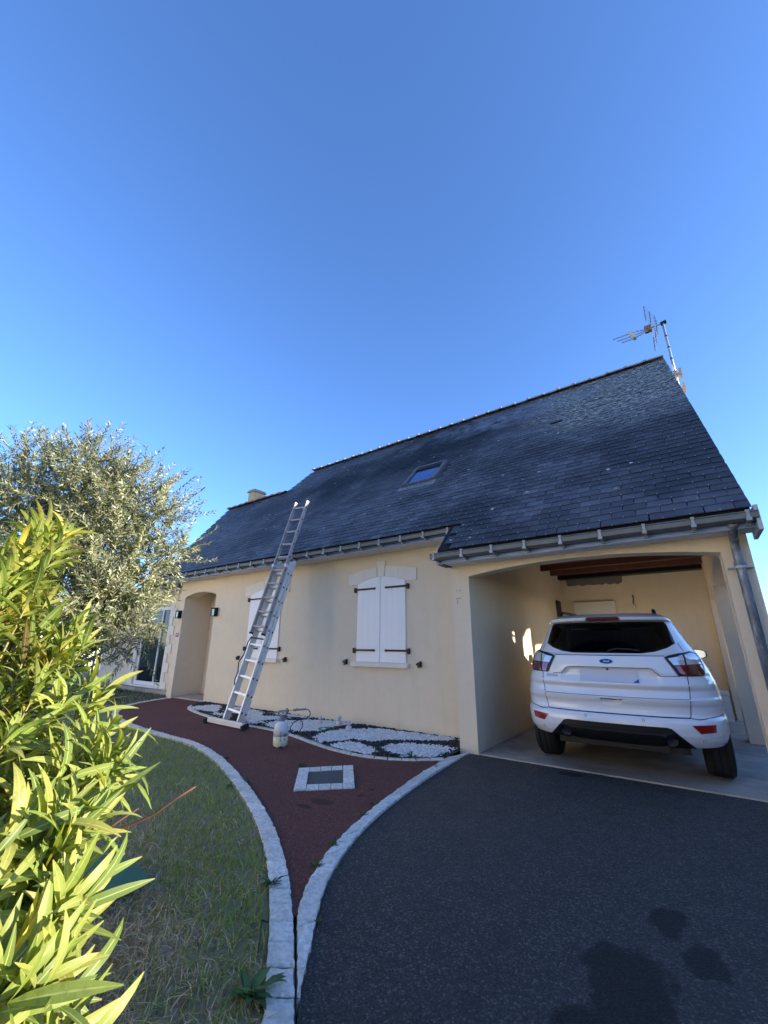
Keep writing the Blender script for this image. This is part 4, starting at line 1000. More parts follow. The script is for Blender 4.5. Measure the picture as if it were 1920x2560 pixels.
# ------------------------------------------------------------------ pressure sprayer
sp_ = empty('pressure_sprayer', (-4.36, 3.86, -.003)); tag(sp_, 'milky plastic hand pressure sprayer with grey pump standing on red path', 'sprayer')
prof_low = [(.05, .012), (.07, 0.0), (.082, .012), (.086, .03), (.089, .06), (.089, .125)]
def lobed(o):
    for v in o.data.vertices:
        a = math.atan2(v.co.y, v.co.x); f = max(0, 1-v.co.z/.05)
        if v.co.z < .05: v.co.z += f*.014*(0.5-0.5*math.cos(5*a)); 
lq = MB().lathe(prof_low, 30).build('tank_liquid', M['liquid'], sp_, smooth=True); lobed(lq)
MB().lathe([(.089, .1255), (.089, .20), (.084, .235), (.07, .262), (.05, .278), (.036, .284), (.034, .295)], 30).build('tank', M['milky'], sp_, smooth=True)
pu = MB().lathe([(.042, .290), (.042, .315), (.036, .322), (.036, .352), (.030, .358)], 20).build('pump_head', M['grey_plastic'], sp_, smooth=True); pu.data.set_sharp_from_angle(angle=R(35))
rr = Vector((rt.x, rt.y, 0))
def S(a, z, dep=0): return tuple(rr*a + Vector((-rr.y, rr.x, 0))*dep + Vector((0, 0, z)))
hb = MB(); hb.tube([S(-.04, .345), S(-.052, .39), S(-.045, .398), S(.055, .402), S(.06, .39), S(.035, .345)], .010, 7); hb.build('pump_handle', M['grey_plastic'], sp_, smooth=True)
hb = MB(); hb.tube([S(.055+.014*math.cos(t*math.pi/6), .395+.032*math.sin(t*math.pi/6), .01) for t in range(13)], .006, 6); hb.build('lance_clip', M['black_iron'], sp_, smooth=True)
MB().tube([S(-.19, .372, .02), S(.07, .402, .012), S(.14, .410, .012)], .004, 6).build('lance', M['grey_plastic'], sp_)
MB().tube([S(.13, .410, .012), S(.15, .412, .012), S(.29, .42, .012)], [.010, .012, .011], 8).prism([S(.14, .40, .006), S(.175, .435, .006), S(.182, .43, .006), S(.165, .395, .006)], (0, 0, .002)).build('trigger_grip', M['grey_plastic'], sp_)
hs = [S(.29, .42, .012), S(.325, .41, .02), S(.345, .375, .03), S(.335, .335, .03), S(.28, .305, .03), S(.2, .297, .02), S(.10, .302, .0), S(.045, .325, 0), S(.03, .345, 0)]
MB().tube(hs, .0055, 6).build('hose', M['rubber'], sp_, smooth=True)
hs = [S(.22, .298, .03), S(.25, .27, .04), S(.255, .22, .03), S(.22, .16, .02), S(.17, .135, .01), S(.13, .155, .0), S(.105, .21, .01), S(.14, .265, .02), S(.20, .295, .02), S(.26, .302, .03)]
MB().tube(hs, .0055, 6).build('hose', M['rubber'], sp_, smooth=True)
# printed marks on the tank (unreadable in the photo: an outlined upright block and short lines)
toc = Vector((4.36, -3.86, 0)).normalized(); a0 = math.atan2(toc.y, toc.x)
def wrap(m_, a, z0, z1, da, r_=.0897):
    VV = []
    n = 3
    for i in range(n+1):
        t = a0+a+da*(i/n-.5); VV += [(r_*math.cos(t), r_*math.sin(t), z0), (r_*math.cos(t), r_*math.sin(t), z1)]
    m_.add(VV, [(2*i, 2*i+2, 2*i+3, 2*i+1) for i in range(n)])
pm = MB()
for z0, z1 in ((.072, .0735), (.183, .1845)): wrap(pm, -.02, z0, z1, .32)
for a in (-.18, .14): wrap(pm, a, .072, .184, .012)
for i in range(7): wrap(pm, -.02+(-.04 if i % 2 else .03), .080+i*.0145, .080+i*.0145+.009, .10 if i % 3 else .16)
for i in range(4): wrap(pm, .62, .150-i*.009, .154-i*.009, .50)
wrap(pm, .50, .085, .108, .12); wrap(pm, .68, .09, .096, .16)
pm.build('printed_label', M['print_dark'], sp_, fix=False)

# ------------------------------------------------------------------ TV antenna
an = empty('tv_antenna', (.605, 9.04, 5.9)); tag(an, 'three boom rake TV aerial on a steel mast at the gable end', 'antenna')
def ap(m_, name, mat, **kw):
    o = m_.build(name, mat, None, **kw); o.parent = an; o.matrix_parent_inverse = Matrix.Translation((-.605, -9.04, -5.9)); return o
mast = ap(MB().tube([(.605, 9.04, 5.85), (.600, 9.04, 6.7), (.597, 9.04, 7.63)], .022, 10), 'mast', M['steel'], smooth=True)
for z in (6.42, 6.72, 7.0, 7.28): ap(MB().tube([(.601, 9.04, z-.012), (.601, 9.04, z+.012)], .026, 10), 'mast_tape', M['black_iron'])
ap(MB().bar((.56, 9.04, 7.60), (.66, 9.04, 7.62), .07, .05), 'mast_clamp', M['black_iron'])
for z in (6.36, 6.02):
    ap(MB().box(.545, .69, 9.0, 9.08, z-.04, z-.01).box(.66, .70, 8.97, 9.11, z-.09, z+.07).box(.52, .56, 8.98, 9.10, z-.08, z+.05), 'wall_bracket', simple('bracket_rust', (.30, .26, .22), .7, .3, var=.4, scale=40))
bz = 7.60
ap(MB().bar((.58, 9.03, bz), (.33, 9.03, bz-.01), .022, .022), 'boom', M['steel'])
ap(MB().box(.27, .40, 8.98, 9.09, bz-.08, bz+.06), 'feed_box', M['rust_box'], bevel=.02)
for (y, z, x1) in ((9.07, bz+.065, -.33), (9.03, bz-.045, -.25), (8.99, bz-.145, -.17)):
    bm_ = MB().bar((.33, y, z*.5+(bz-.01)*.5), (.05, y, z), .016, .016).bar((.05, y, z), (x1, y, z), .016, .016); ap(bm_, 'boom', M['steel'])
    e_ = MB()
    for k in range(6): xx = x1+.015+k*(.27-x1)/6.5; e_.bar((xx, y-.03, z+.010), (xx, y+.03, z+.010), .005, .005)
    ap(e_, 'directors', M['steel'])
ap(MB().prism([(-.02, 9.09, bz+.07), (.02, 9.09, bz+.07), (.06, 9.09, bz-.03), (.10, 9.09, bz-.13), (.05, 9.09, bz-.13), (.0, 9.09, bz-.04)], (0, -.12, 0)), 'boom_spacer', M['cream_plastic'])
for sg, dx, dz in ((1, -.16, .40), (-1, -.12, -.42)):
    g_ = MB(); x0, z0 = .50, bz
    for f in (.12, .55, 1.0): g_.bar((x0+dx*f, 8.78, z0+dz*f), (x0+dx*f, 9.28, z0+dz*f), .014, .014)
    for k in range(6): y = 8.79+k*.096; g_.bar((x0+dx*.1, y, z0+dz*.1), (x0+dx, y, z0+dz), .006, .006)
    ap(g_, 'reflector_grid', M['steel'])

# ------------------------------------------------------------------ wall lamps, sign, pots, carton, bulb
def wall_lamp(x, lab):
    o = empty('wall_lamp', (x, 5.5, 1.88)); tag(o, lab, 'lamp', 'black wall lamps beside the porch')
    MB().box(-.05, .05, -.02, 0, -.09, .09).box(-.065, .065, -.10, -.02, .055, .085).box(-.065, -.05, -.10, -.02, -.085, .055).box(.05, .065, -.10, -.02, -.085, .055).box(-.065, .065, -.10, -.02, -.10, -.085).build('lamp_housing', M['black_iron'], o, bevel=.003)
    MB().box(-.049, .049, -.09, -.021, -.08, .05).build('lamp_glass', M['lens_clear'], o)
    for k in range(3): MB().box(-.05, .05, -.099, -.092, -.06+k*.035, -.05+k*.035).build('lamp_louvre', M['black_iron'], o)
wall_lamp(-10.165, 'small black louvred wall lamp on the pier left of the porch arch')
wall_lamp(-8.64, 'small black louvred wall lamp between porch arch and shuttered window')
sg_ = empty('alarm_sign', (-10.17, 5.5, 1.37)); tag(sg_, 'small red and white notice plate on the porch pier', 'sign')
MB().box(-.07, .07, -.006, 0, -.07, .07).build('sign_plate', M['white_label'], sg_); MB().box(-.068, .068, -.008, -.0062, -.025, .068).build('sign_print', M['red_label'], sg_); MB().box(-.05, .05, -.0095, -.0082, .01, .016).box(-.05, .05, -.0095, -.0082, .03, .045).build('sign_lines', M['white_label'], sg_)
for (x, y, s_, lab) in ((-4.92, 5.12, .7, 'frosted plastic garden ornament nearest the ladder on white gravel'), (-4.60, 5.20, .8, 'tall frosted plastic garden ornament in the middle of the trio'), (-4.25, 5.02, .75, 'frosted plastic garden ornament beside black pebble band on gravel')):
    o = empty('garden_ornament', (x, y, .02)); tag(o, lab, 'ornament', 'frosted ornaments on the gravel')
    MB().lathe([(.05*s_, 0), (.06*s_, .02*s_), (.058*s_, .07*s_), (.04*s_, .09*s_), (.03*s_, .10*s_)], 14).build('ornament_body', M['pinkish'], o, smooth=True)
    MB().lathe([(.02*s_, .10*s_), (.038*s_, .115*s_), (.042*s_, .14*s_), (.03*s_, .165*s_), (.01*s_, .172*s_)], 14).build('ornament_head', M['pinkish'], o, smooth=True)
gt = empty('green_saucer', (-4.55, 4.88, .02)); tag(gt, 'flat green plastic saucer lying on white gravel', 'saucer')
MB().lathe([(.10, .0), (.12, .012), (.122, .02), (.115, .02), (.095, .006)], 20).build('dish', simple('green_plastic', (.05, .22, .09), .5), gt, smooth=True)
cb = empty('polystyrene_box', (.235, 9.62, .004)); tag(cb, 'white polystyrene box standing by the carport back wall', 'box')
MB().box(-.14, .05, -.2, .2, 0, .40).build('box_body', M['white_label'], cb, bevel=.01); MB().box(-.15, .06, -.21, .21, .402, .46).build('box_lid', M['white_label'], cb, bevel=.01)
bu = empty('bare_bulb', (-.90, 9.96, 2.16)); tag(bu, 'bare light bulb on a wire at the carport back wall', 'bulb')
MB().tube([(0, -.01, .03), (.01, -.03, -.03), (.0, -.05, -.10), (-.01, -.05, -.15)], .009, 6).build('wire', M['black_iron'], bu); MB().lathe([(.014, -.15), (.016, -.175), (.032, -.20), (.034, -.22), (.02, -.245)], 12, (0, -.05, 0)).build('bulb_glass', M['white_label'], bu, smooth=True)
tw = empty('tent_peg', (-1.79, 1.55, .02)); tag(tw, 'thin dark metal peg lying on the pale lawn kerb', 'peg')
MB().tube([(.03, .012, .003), (-.005, .004, .003), (.07, -.06, .003), (.15, -.135, .003)], .0035, 6).build('peg_rod', M['skirting'], tw)

# ------------------------------------------------------------------ gravel
OV = [[(-4.295, 4.414), (-4.395, 4.638), (-4.404, 4.863), (-4.324, 5.069), (-4.018, 5.353), (-3.483, 5.42), (-3.085, 5.45), (-2.76, 5.45), (-2.888, 5.207), (-3.229, 4.986), (-3.464, 4.846), (-3.561, 4.657), (-3.811, 4.621), (-3.926, 4.343), (-4.063, 4.276)],
      [(-3.822, 4.136), (-3.853, 4.361), (-3.807, 4.470), (-3.623, 4.499), (-3.371, 4.410), (-3.212, 4.304), (-3.191, 4.138), (-3.324, 4.037), (-3.580, 4.057), (-3.75, 4.08)],
      [(-3.244, 4.473), (-3.263, 4.700), (-3.148, 4.860), (-2.893, 4.945), (-2.697, 4.989), (-2.533, 4.946), (-2.550, 4.713), (-2.56, 4.544), (-2.620, 4.426), (-2.871, 4.321), (-3.090, 4.365)],
      [(-8.055, 4.851), (-8.157, 5.005), (-8.078, 5.311), (-7.821, 5.347), (-7.424, 5.046), (-7.200, 4.806), (-7.473, 4.797), (-7.692, 4.767)],
      [(-6.516, 4.833), (-6.956, 5.268), (-6.869, 5.42), (-6.518, 5.335), (-6.260, 5.091), (-6.025, 5.212), (-5.689, 5.238), (-5.718, 5.048), (-5.851, 4.785), (-5.956, 4.600), (-6.165, 4.650)],
      [(-5.55, 4.56), (-5.65, 4.95), (-5.35, 5.25), (-5.0, 5.45), (-4.5, 5.47), (-4.62, 5.1), (-4.55, 4.75), (-4.75, 4.52), (-5.1, 4.53)],
      [(-7.1, 4.66), (-7.2, 4.8), (-6.8, 4.85), (-6.55, 4.7), (-6.6, 4.6)],
      [(-6.2, 5.3), (-6.3, 5.47), (-5.3, 5.47), (-5.6, 5.3)]]
OV += [[(-7.7, 5.38), (-7.2, 5.1), (-6.95, 5.42), (-7.3, 5.47)], [(-7.0, 4.9), (-7.3, 5.0), (-7.0, 5.2), (-6.75, 4.95)], [(-6.2, 4.5), (-5.75, 4.52), (-5.62, 4.75), (-5.9, 4.7)]]
OV = [[(sum(a for a, _ in P)/len(P)+(x-sum(a for a, _ in P)/len(P))*1.07, sum(b for _, b in P)/len(P)+(y-sum(b for _, b in P)/len(P))*1.07) for x, y in P] for P in OV]
bp = [(p.x, p.y) for p in bed_in] + [(-2.505, 4.62), (-2.505, 5.49)]
wh = []; bk = []
ax0, ax1, ay0, ay1 = -8.75, -2.5, 4.0, 5.49
for _ in range(44000):
    x = rnd.uniform(ax0, ax1); y = rnd.uniform(ay0, ay1)
    if not inpoly(x, y, bp): continue
    white = any(inpoly(x+rnd.gauss(0, .018), y+rnd.gauss(0, .018), P) for P in OV)
    (wh if white else bk).append((x, y))
def pebbles(name, pts, r0, r1, cols, zb, lab, cat):
    n = len(pts); base = np.array([(1, 0, 0), (-1, 0, 0), (0, 1, 0), (0, -1, 0), (0, 0, 1), (0, 0, -1), (.6, .6, .55), (-.6, .6, .55), (-.6, -.6, .55), (.6, -.6, .55)], float)
    FB = np.array([(4, 6, 7), (4, 7, 8), (4, 8, 9), (4, 9, 6), (0, 2, 6), (2, 1, 7), (1, 3, 8), (3, 0, 9), (6, 2, 7), (7, 1, 8), (8, 3, 9), (9, 0, 6)])
    P = np.array(pts); r_ = rng.uniform(r0, r1, n); an_ = rng.uniform(0, 6.283, n)
    jit = 1+rng.uniform(-.28, .28, (n, 10, 1)); S3 = np.stack([r_*rng.uniform(.8, 1.35, n), r_*rng.uniform(.7, 1.0, n), r_*rng.uniform(.6, .95, n)], 1)
    L = base[None]*jit*S3[:, None]; c, s = np.cos(an_)[:, None], np.sin(an_)[:, None]
    X = L[..., 0]*c-L[..., 1]*s+P[:, 0, None]; Y = L[..., 0]*s+L[..., 1]*c+P[:, 1, None]; Z = L[..., 2]+(zb+rng.uniform(0, .014, n))[:, None]
    V = np.stack([X, Y, Z], -1).reshape(-1, 3); F = (FB[None]+10*np.arange(n)[:, None, None]).reshape(-1, 3)
    C = np.array(cols)[rng.integers(0, len(cols), n)]*rng.uniform(.85, 1.12, (n, 1)); C = np.clip(np.repeat(C, 10, 0), 0, .95)
    o = np_mesh(name, V, F, M['pebble'], color=C); tag(o, lab, cat, kind='stuff')
pebbles('white_gravel', wh, .009, .016, [(.80, .79, .77), (.72, .71, .69), (.84, .83, .82), (.66, .64, .60), (.76, .74, .69)], .012, 'white limestone gravel in leaf shaped patches along the house', 'gravel')
pebbles('black_gravel', bk, .012, .022, [(.030, .031, .032), (.05, .05, .05), (.022, .022, .023), (.075, .07, .062)], .012, 'black crushed stone bands between the white gravel patches', 'gravel')

# ------------------------------------------------------------------ grass
def blades(name, P, hgt, wid, lean, cols, lab, cat, curl=.5):
    n = len(P); a = rng.uniform(0, 6.283, n); h = rng.uniform(.55, 1.15, n)*hgt; wd = rng.uniform(.7, 1.3, n)*wid
    dx, dy = np.cos(a), np.sin(a); le = rng.normal(lean, lean*.5, n)*h
    lx, ly = np.cos(a+rng.normal(1.57, .5, n)), np.sin(a+rng.normal(1.57, .5, n))
    lv = []
    for t, wf in ((0, 1), (.5, .8), (1, .08)):
        cx = P[:, 0]+lx*le*t**1.7; cy = P[:, 1]+ly*le*t**1.7; cz = P[:, 2]+h*(t-curl*.35*t*t)
        lv.append(np.stack([cx-dx*wd*wf, cy-dy*wd*wf, cz], 1)); lv.append(np.stack([cx+dx*wd*wf, cy+dy*wd*wf, cz], 1))
    V = np.stack(lv, 1).reshape(-1, 3); F = (np.array([(0, 1, 3, 2), (2, 3, 5, 4)])[None]+6*np.arange(n)[:, None, None]).reshape(-1, 4)
    C = np.repeat(cols, 6, 0)
    o = np_mesh(name, V, F, M['grass'], color=C); tag(o, lab, cat, kind='stuff'); return o
lawn_in = [tuple(p) for p in offset(k1, -0.118)]
LP = [(-9.8, 1.2)] + [p for p in lawn_in if p[0] > -9.6] + [(0.9, -1.4), (-3.5, -1.4)]
LPa = np.array(LP)
def np_inpoly(X, Y, P):
    r_ = np.zeros(len(X), bool); n = len(P)
    for i in range(n):
        (x0, y0), (x1, y1) = P[i], P[(i+1) % n]
        if y0 == y1: continue
        c = ((y0 > Y) != (y1 > Y)) & (X < (x1-x0)*(Y-y0)/(y1-y0)+x0); r_ ^= c
    return r_
def vnoise(x, y, s, seed):
    g = np.random.default_rng(seed).random((64, 64)); u = (x*s) % 63; v = (y*s) % 63; i = u.astype(int); j = v.astype(int); f = u-i; k = v-j
    f = f*f*(3-2*f); k = k*k*(3-2*k)
    return (g[i, j]*(1-f)+g[i+1, j]*f)*(1-k)+(g[i, j+1]*(1-f)+g[i+1, j+1]*f)*k
def scatter(n, bias=1.0):
    X = rng.uniform(-9.8, 0.9, n); Y = rng.uniform(-1.4, 5.3, n); ok = np_inpoly(X, Y, LP)
    d = np.hypot(X, Y); ok &= rng.random(n) < np.clip((2.6/np.maximum(d, .5))**bias, 0, 1); ok &= ~((X > -.5) & (Y < .4)); ok &= (d > .9)
    return X[ok], Y[ok]
X, Y = scatter(420000, 1.2)
dry = vnoise(X+20, Y+20, 1.1, 3)*.55+vnoise(X+20, Y+20, 3.3, 4)*.3 + np.clip((2.4-Y)*.42, -.45, .52)
isd = dry+rng.normal(0, .17, len(X)) > .62
Pg = np.stack([X[~isd], Y[~isd], np.full((~isd).sum(), -.017)], 1); Pd = np.stack([X[isd], Y[isd], np.full(isd.sum(), -.017)], 1)
cg = np.array([(.24, .34, .065), (.17, .27, .045), (.31, .38, .10), (.36, .34, .12)])[rng.integers(0, 4, len(Pg))]*rng.uniform(.75, 1.25, (len(Pg), 1))
cdry = np.array([(.66, .52, .31), (.52, .40, .23), (.76, .62, .40), (.36, .28, .15), (.38, .33, .14)])[rng.integers(0, 5, len(Pd))]*rng.uniform(.7, 1.2, (len(Pd), 1))
blades('grass', Pg, .05, .0025, .9, cg, 'short green lawn grass', 'grass')
blades('dry_grass', Pd, .05, .0026, 1.2, cdry, 'straw coloured dried lawn grass in the foreground', 'grass', 1.2)
# far corner of the lawn below the bay
X = rng.uniform(-15.5, -9.9, 16000); Y = rng.uniform(2.5, 5.72, 16000); ok = ~np_inpoly(X, Y, [tuple(p) for p in k1o]+[(-2, 6), (-9.9, 6)]); X, Y = X[ok], Y[ok]
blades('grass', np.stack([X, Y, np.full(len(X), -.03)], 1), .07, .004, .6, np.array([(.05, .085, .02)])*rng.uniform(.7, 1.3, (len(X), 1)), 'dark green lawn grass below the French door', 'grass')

# ------------------------------------------------------------------ leaves
def leaf_arrays(n, L, W, bend, fold, segs=7, wpow=1.0):
    """n leaves along +Y, normal +Z; returns local verts (n, segs*3, 3), faces, uv"""
    t = np.linspace(0, 1, segs); wprof = np.sin(np.pi*np.clip(t*.96+.02, 0, 1))**.8*(1-.25*t)
    an_ = bend[:, None]*t[None]                     # accumulated curvature
    dt = L[:, None]/(segs-1); cy = np.concatenate([np.zeros((n, 1)), np.cumsum(np.cos(an_[:, :-1])*dt, 1)], 1); cz = np.concatenate([np.zeros((n, 1)), -np.cumsum(np.sin(an_[:, :-1])*dt, 1)], 1)
    w_ = W[:, None]*wprof[None]/2
    out = np.zeros((n, segs, 3, 3))
    for k, s in enumerate((-1, 0, 1)):
        out[:, :, k, 0] = s*w_; out[:, :, k, 1] = cy; out[:, :, k, 2] = cz + (abs(s)*w_*fold[:, None])
    uv = np.zeros((segs, 3, 2)); uv[..., 0] = np.array([0, .5, 1])[None]; uv[..., 1] = t[:, None]
    F = [(3*i+k, 3*i+k+1, 3*i+k+4, 3*i+k+3) for i in range(segs-1) for k in range(2)]
    return out.reshape(n, -1, 3), np.array(F), uv.reshape(-1, 2)
def frames(D, N):
    """rotation matrices with Y along D and Z near N"""
    D = D/np.linalg.norm(D, axis=1, keepdims=True); Xa = np.cross(D, N); Xa /= np.maximum(1e-6, np.linalg.norm(Xa, axis=1, keepdims=True)); Z = np.cross(Xa, D)
    return np.stack([Xa, D, Z], 2)

# oleander at the left, close to the lens
BUSH = [(-2.45, 0.6, 1.57, 0.15), (-2.32, 0.54, 1.31, 0.19), (-2.08, 0.7, 1.2, 0.13), (-1.82, 0.7, 1.0, 0.12), (-1.8, 0.57, 0.9, 0.18), (-1.51, 0.66, 0.86, 0.10), (-1.32, 0.57, 0.77, 0.1), (-1.31, 0.46, 0.74, 0.11),
        (-1.18, 0.5, 0.67, 0.06), (-1.14, 0.42, 0.59, 0.07), (-2.41, 0.38, 1.06, 0.29), (-1.71, 0.35, 0.62, 0.19), (-2.46, 0.61, 1.69, 0.09), (-1.33, 0.43, 0.62, 0.10),
        (-2.6, 0.25, 1.3, 0.3), (-2.2, 0.1, 1.0, 0.35), (-1.7, 0.15, 0.7, 0.25), (-3.0, 0.3, 1.0, 0.3), (-1.35, 0.28, 0.5, 0.15), (-2.0, 0.45, 0.75, 0.2), (-1.10, .45, .56, .09), (-1.05, .38, .50, .10), (-1.2, .35, .45, .12), (-1.02, .40, .60, .06)]
BUSH = [((x-.040, y-.028, z, r_) if i < 10 or i in (20, 23) else (x, y, z, r_)) for i, (x, y, z, r_) in enumerate(BUSH)]
bush = empty('oleander_bush', (-2.05, 0.25, -.03)); tag(bush, 'sunlit oleander bush with long narrow yellow green leaves beside the lawn', 'bush')
def bp_(m_, name, mat, **kw):
    o = m_.build(name, mat, None, **kw); o.parent = bush; o.matrix_parent_inverse = Matrix.Translation((2.05, -.25, .03)); return o
LD = []; LN = []; LO = []
wts = [c[3]+.05 for c in BUSH]
for i in range(215):
    c = rnd.choices(BUSH, wts)[0]
    v = Vector((rnd.gauss(0, 1), rnd.gauss(0, 1), rnd.gauss(0, 1))).normalized()*rnd.random()**.5
    tip = Vector(c[:3]) + v*c[3]
    root = Vector((-2.1+rnd.uniform(-.45, .5), .22+rnd.uniform(-.15, .15), -.03))
    out = (tip-Vector((-2.1, .2, .35))); out.normalize()
    mid = root.lerp(tip, .5) + Vector((0, 0, .12)) - out*.05
    pts = []
    for k in range(13):
        t = k/12; pts.append(root*(1-t)**2 + mid*2*t*(1-t) + tip*t*t)
    bp_(MB().tube(pts, [.008-.0055*k/12 for k in range(13)], 5, False), 'stem', M['stem'], smooth=True, fix=False)
    ln = sum((b-a).length for a, b in zip(pts, pts[1:])); zone = min(.55, ln*.6); nodes = int(zone/.037)
    ph = rnd.uniform(0, 6.28)
    for k in range(nodes):
        f = k/max(1, nodes-1); t = 1-(1-f)*zone/ln; i0 = min(11, int(t*12)); p = pts[i0].lerp(pts[i0+1], t*12-i0); dd = (pts[i0+1]-pts[i0]).normalized()
        a_ = dd.orthogonal().normalized(); b_2 = dd.cross(a_); open_ = R(78-48*f+rnd.uniform(-12, 12)); ph += 1.05
        for w3 in range(3):
            if rnd.random() < .12: continue
            th = ph+w3*2.094+rnd.uniform(-.2, .2); rad = a_*math.cos(th)+b_2*math.sin(th)
            LO.append(p); LD.append(dd*math.cos(open_)+rad*math.sin(open_)); LN.append(dd*math.sin(open_)-rad*math.cos(open_))
LO = np.array(LO); LD = np.array(LD); LN = np.array(LN); n = len(LO)
LL = rng.uniform(.10, .185, n); LW = LL*rng.uniform(.14, .18, n)
RM = frames(LD, LN)
roll_ = rng.normal(0, .35, n)
cr, sr = np.cos(roll_), np.sin(roll_); X_ = RM[:, :, 0]*cr[:, None]+RM[:, :, 2]*sr[:, None]; Z_ = -RM[:, :, 0]*sr[:, None]+RM[:, :, 2]*cr[:, None]; RM = np.stack([X_, RM[:, :, 1], Z_], 2)
bend = rng.uniform(.15, 1.75, n); fold = rng.uniform(.1, .45, n)
CC = np.array([(.19, .27, .055), (.23, .30, .065), (.12, .185, .045), (.27, .32, .085), (.30, .31, .08)])[rng.integers(0, 5, n)]*rng.uniform(.8, 1.2, (n, 1))
yl = rng.random(n) < .03; CC[yl] = (.42, .36, .06); br = rng.random(n) < .015; CC[br] = (.20, .12, .05)
mid_p = LO+LD/np.linalg.norm(LD, axis=1, keepdims=True)*LL[:, None]*.5
cw = np.linalg.norm(mid_p-np.array([0, 0, H]), axis=1)
ok = cw > .55; LO, RM, LL, LW, bend, fold, CC, cw = [a[ok] for a in (LO, RM, LL, LW, bend, fold, CC, cw)]; n = len(LO)
rel = LO-np.array([0, 0, H]); fx = rel@np.array(r2); fz = rel@np.array(fw); seen = (fz > .2) & (fx/np.maximum(fz, .2) > -.93)
order = np.argsort(cw/LL*np.where(seen, 1, 10)); pick = order[:300]; rest = order[300:]
pv = 10; lv, LF, luv = leaf_arrays(pv, np.ones(pv), rng.uniform(.14, .18, pv), np.linspace(.15, 1.75, pv), rng.uniform(.1, .45, pv))
leaf_protos = []
for i in range(pv):
    me = bpy.data.meshes.new('leaf'); me.from_pydata(lv[i].tolist(), [], LF.tolist()); me.shade_smooth()
    at = me.color_attributes.new('Col', 'FLOAT_COLOR', 'POINT'); c = [(.19, .27, .055), (.23, .30, .065), (.12, .185, .045), (.27, .32, .085), (.30, .31, .08)][i % 5]
    at.data.foreach_set('color', [c[0], c[1], c[2], 1]*len(lv[i])); ul = me.uv_layers.new(name='UVMap'); ul.data.foreach_set('uv', luv[LF.ravel()].ravel().astype(np.float32)); me.materials.append(M['oleander']); leaf_protos.append(me)
for i in pick:
    k = int(np.clip((bend[i]-.15)/1.6*pv, 0, pv-1)); o = bpy.data.objects.new('leaf', leaf_protos[k]); col.objects.link(o); o.parent = bush; o.matrix_parent_inverse = Matrix.Translation((2.05, -.25, .03))
    m3 = Matrix(RM[i].tolist()).to_4x4(); o.matrix_basis = Matrix.Translation(LO[i].tolist()) @ m3 @ Matrix.Scale(float(LL[i]), 4)
lv, LF, luv = leaf_arrays(len(rest), LL[rest], LW[rest], bend[rest], fold[rest])
Vw = np.einsum('nij,nkj->nki', RM[rest], lv)+LO[rest][:, None]; m_ = lv.shape[1]
o = np_mesh('foliage', Vw.reshape(-1, 3)-np.array([-2.05, .25, -.03]), (LF[None]+m_*np.arange(len(rest))[:, None, None]).reshape(-1, 4), M['oleander'], bush, True, np.repeat(CC[rest], m_, 0), np.tile(luv, (len(rest), 1))); tag(o, kind='stuff')
# red young shoot that sticks out over the lawn
bp_(MB().tube([(-1.50, .62, .66), (-1.40, .68, .705), (-1.354, .699, .723), (-1.308, .723, .747), (-1.255, .746, .787), (-1.204, .770, .819)], [.004, .0035, .003, .003, .0028, .0015], 6), 'red_shoot', M['twig_red'], smooth=True)
bp_(MB().tube([(-1.50, .62, .66), (-1.43, .66, .705), (-1.36, .70, .755)], [.003, .0025, .001], 5), 'red_shoot', M['twig_red'], smooth=True)

# olive tree
OL = [(-6.15, 1.18, 3.0, 0.54), (-5.44, 1.43, 3.01, 0.47), (-5.08, 1.48, 3.21, 0.28), (-5.89, 1.12, 3.32, 0.24), (-4.73, 1.83, 2.65, 0.4), (-4.51, 2.04, 2.52, 0.27), (-4.78, 1.67, 2.98, 0.22), (-4.86, 1.65, 2.22, 0.49), (-5.82, 1.4, 2.08, 0.58),
      (-4.66, 1.98, 2.05, 0.34), (-4.30, 2.20, 2.15, 0.15), (-4.62, 2.0, 1.75, 0.22), (-4.67, 1.75, 1.65, 0.34), (-4.55, 2.03, 1.45, 0.15), (-4.4, 1.97, 1.27, 0.18), (-5.22, 1.65, 1.55, 0.3), (-7.16, 0.75, 2.88, 0.66), (-7.31, 0.9, 1.92, 0.64), (-5.79, 1.86, 2.92, 0.5), (-6.39, 1.7, 2.56, 0.59), (-4.85, 1.83, 1.35, .27), (-5.1, 1.6, 1.25, .35), (-4.8, 1.85, 1.75, .33), (-4.72, 1.93, 1.42, .2), (-4.58, 2.0, 1.28, .12), (-4.40, 2.13, 2.1, .19), (-4.62, 1.95, 1.12, .1), (-5.4, 1.5, 1.8, .45), (-5.9, 1.3, 1.45, .4)]
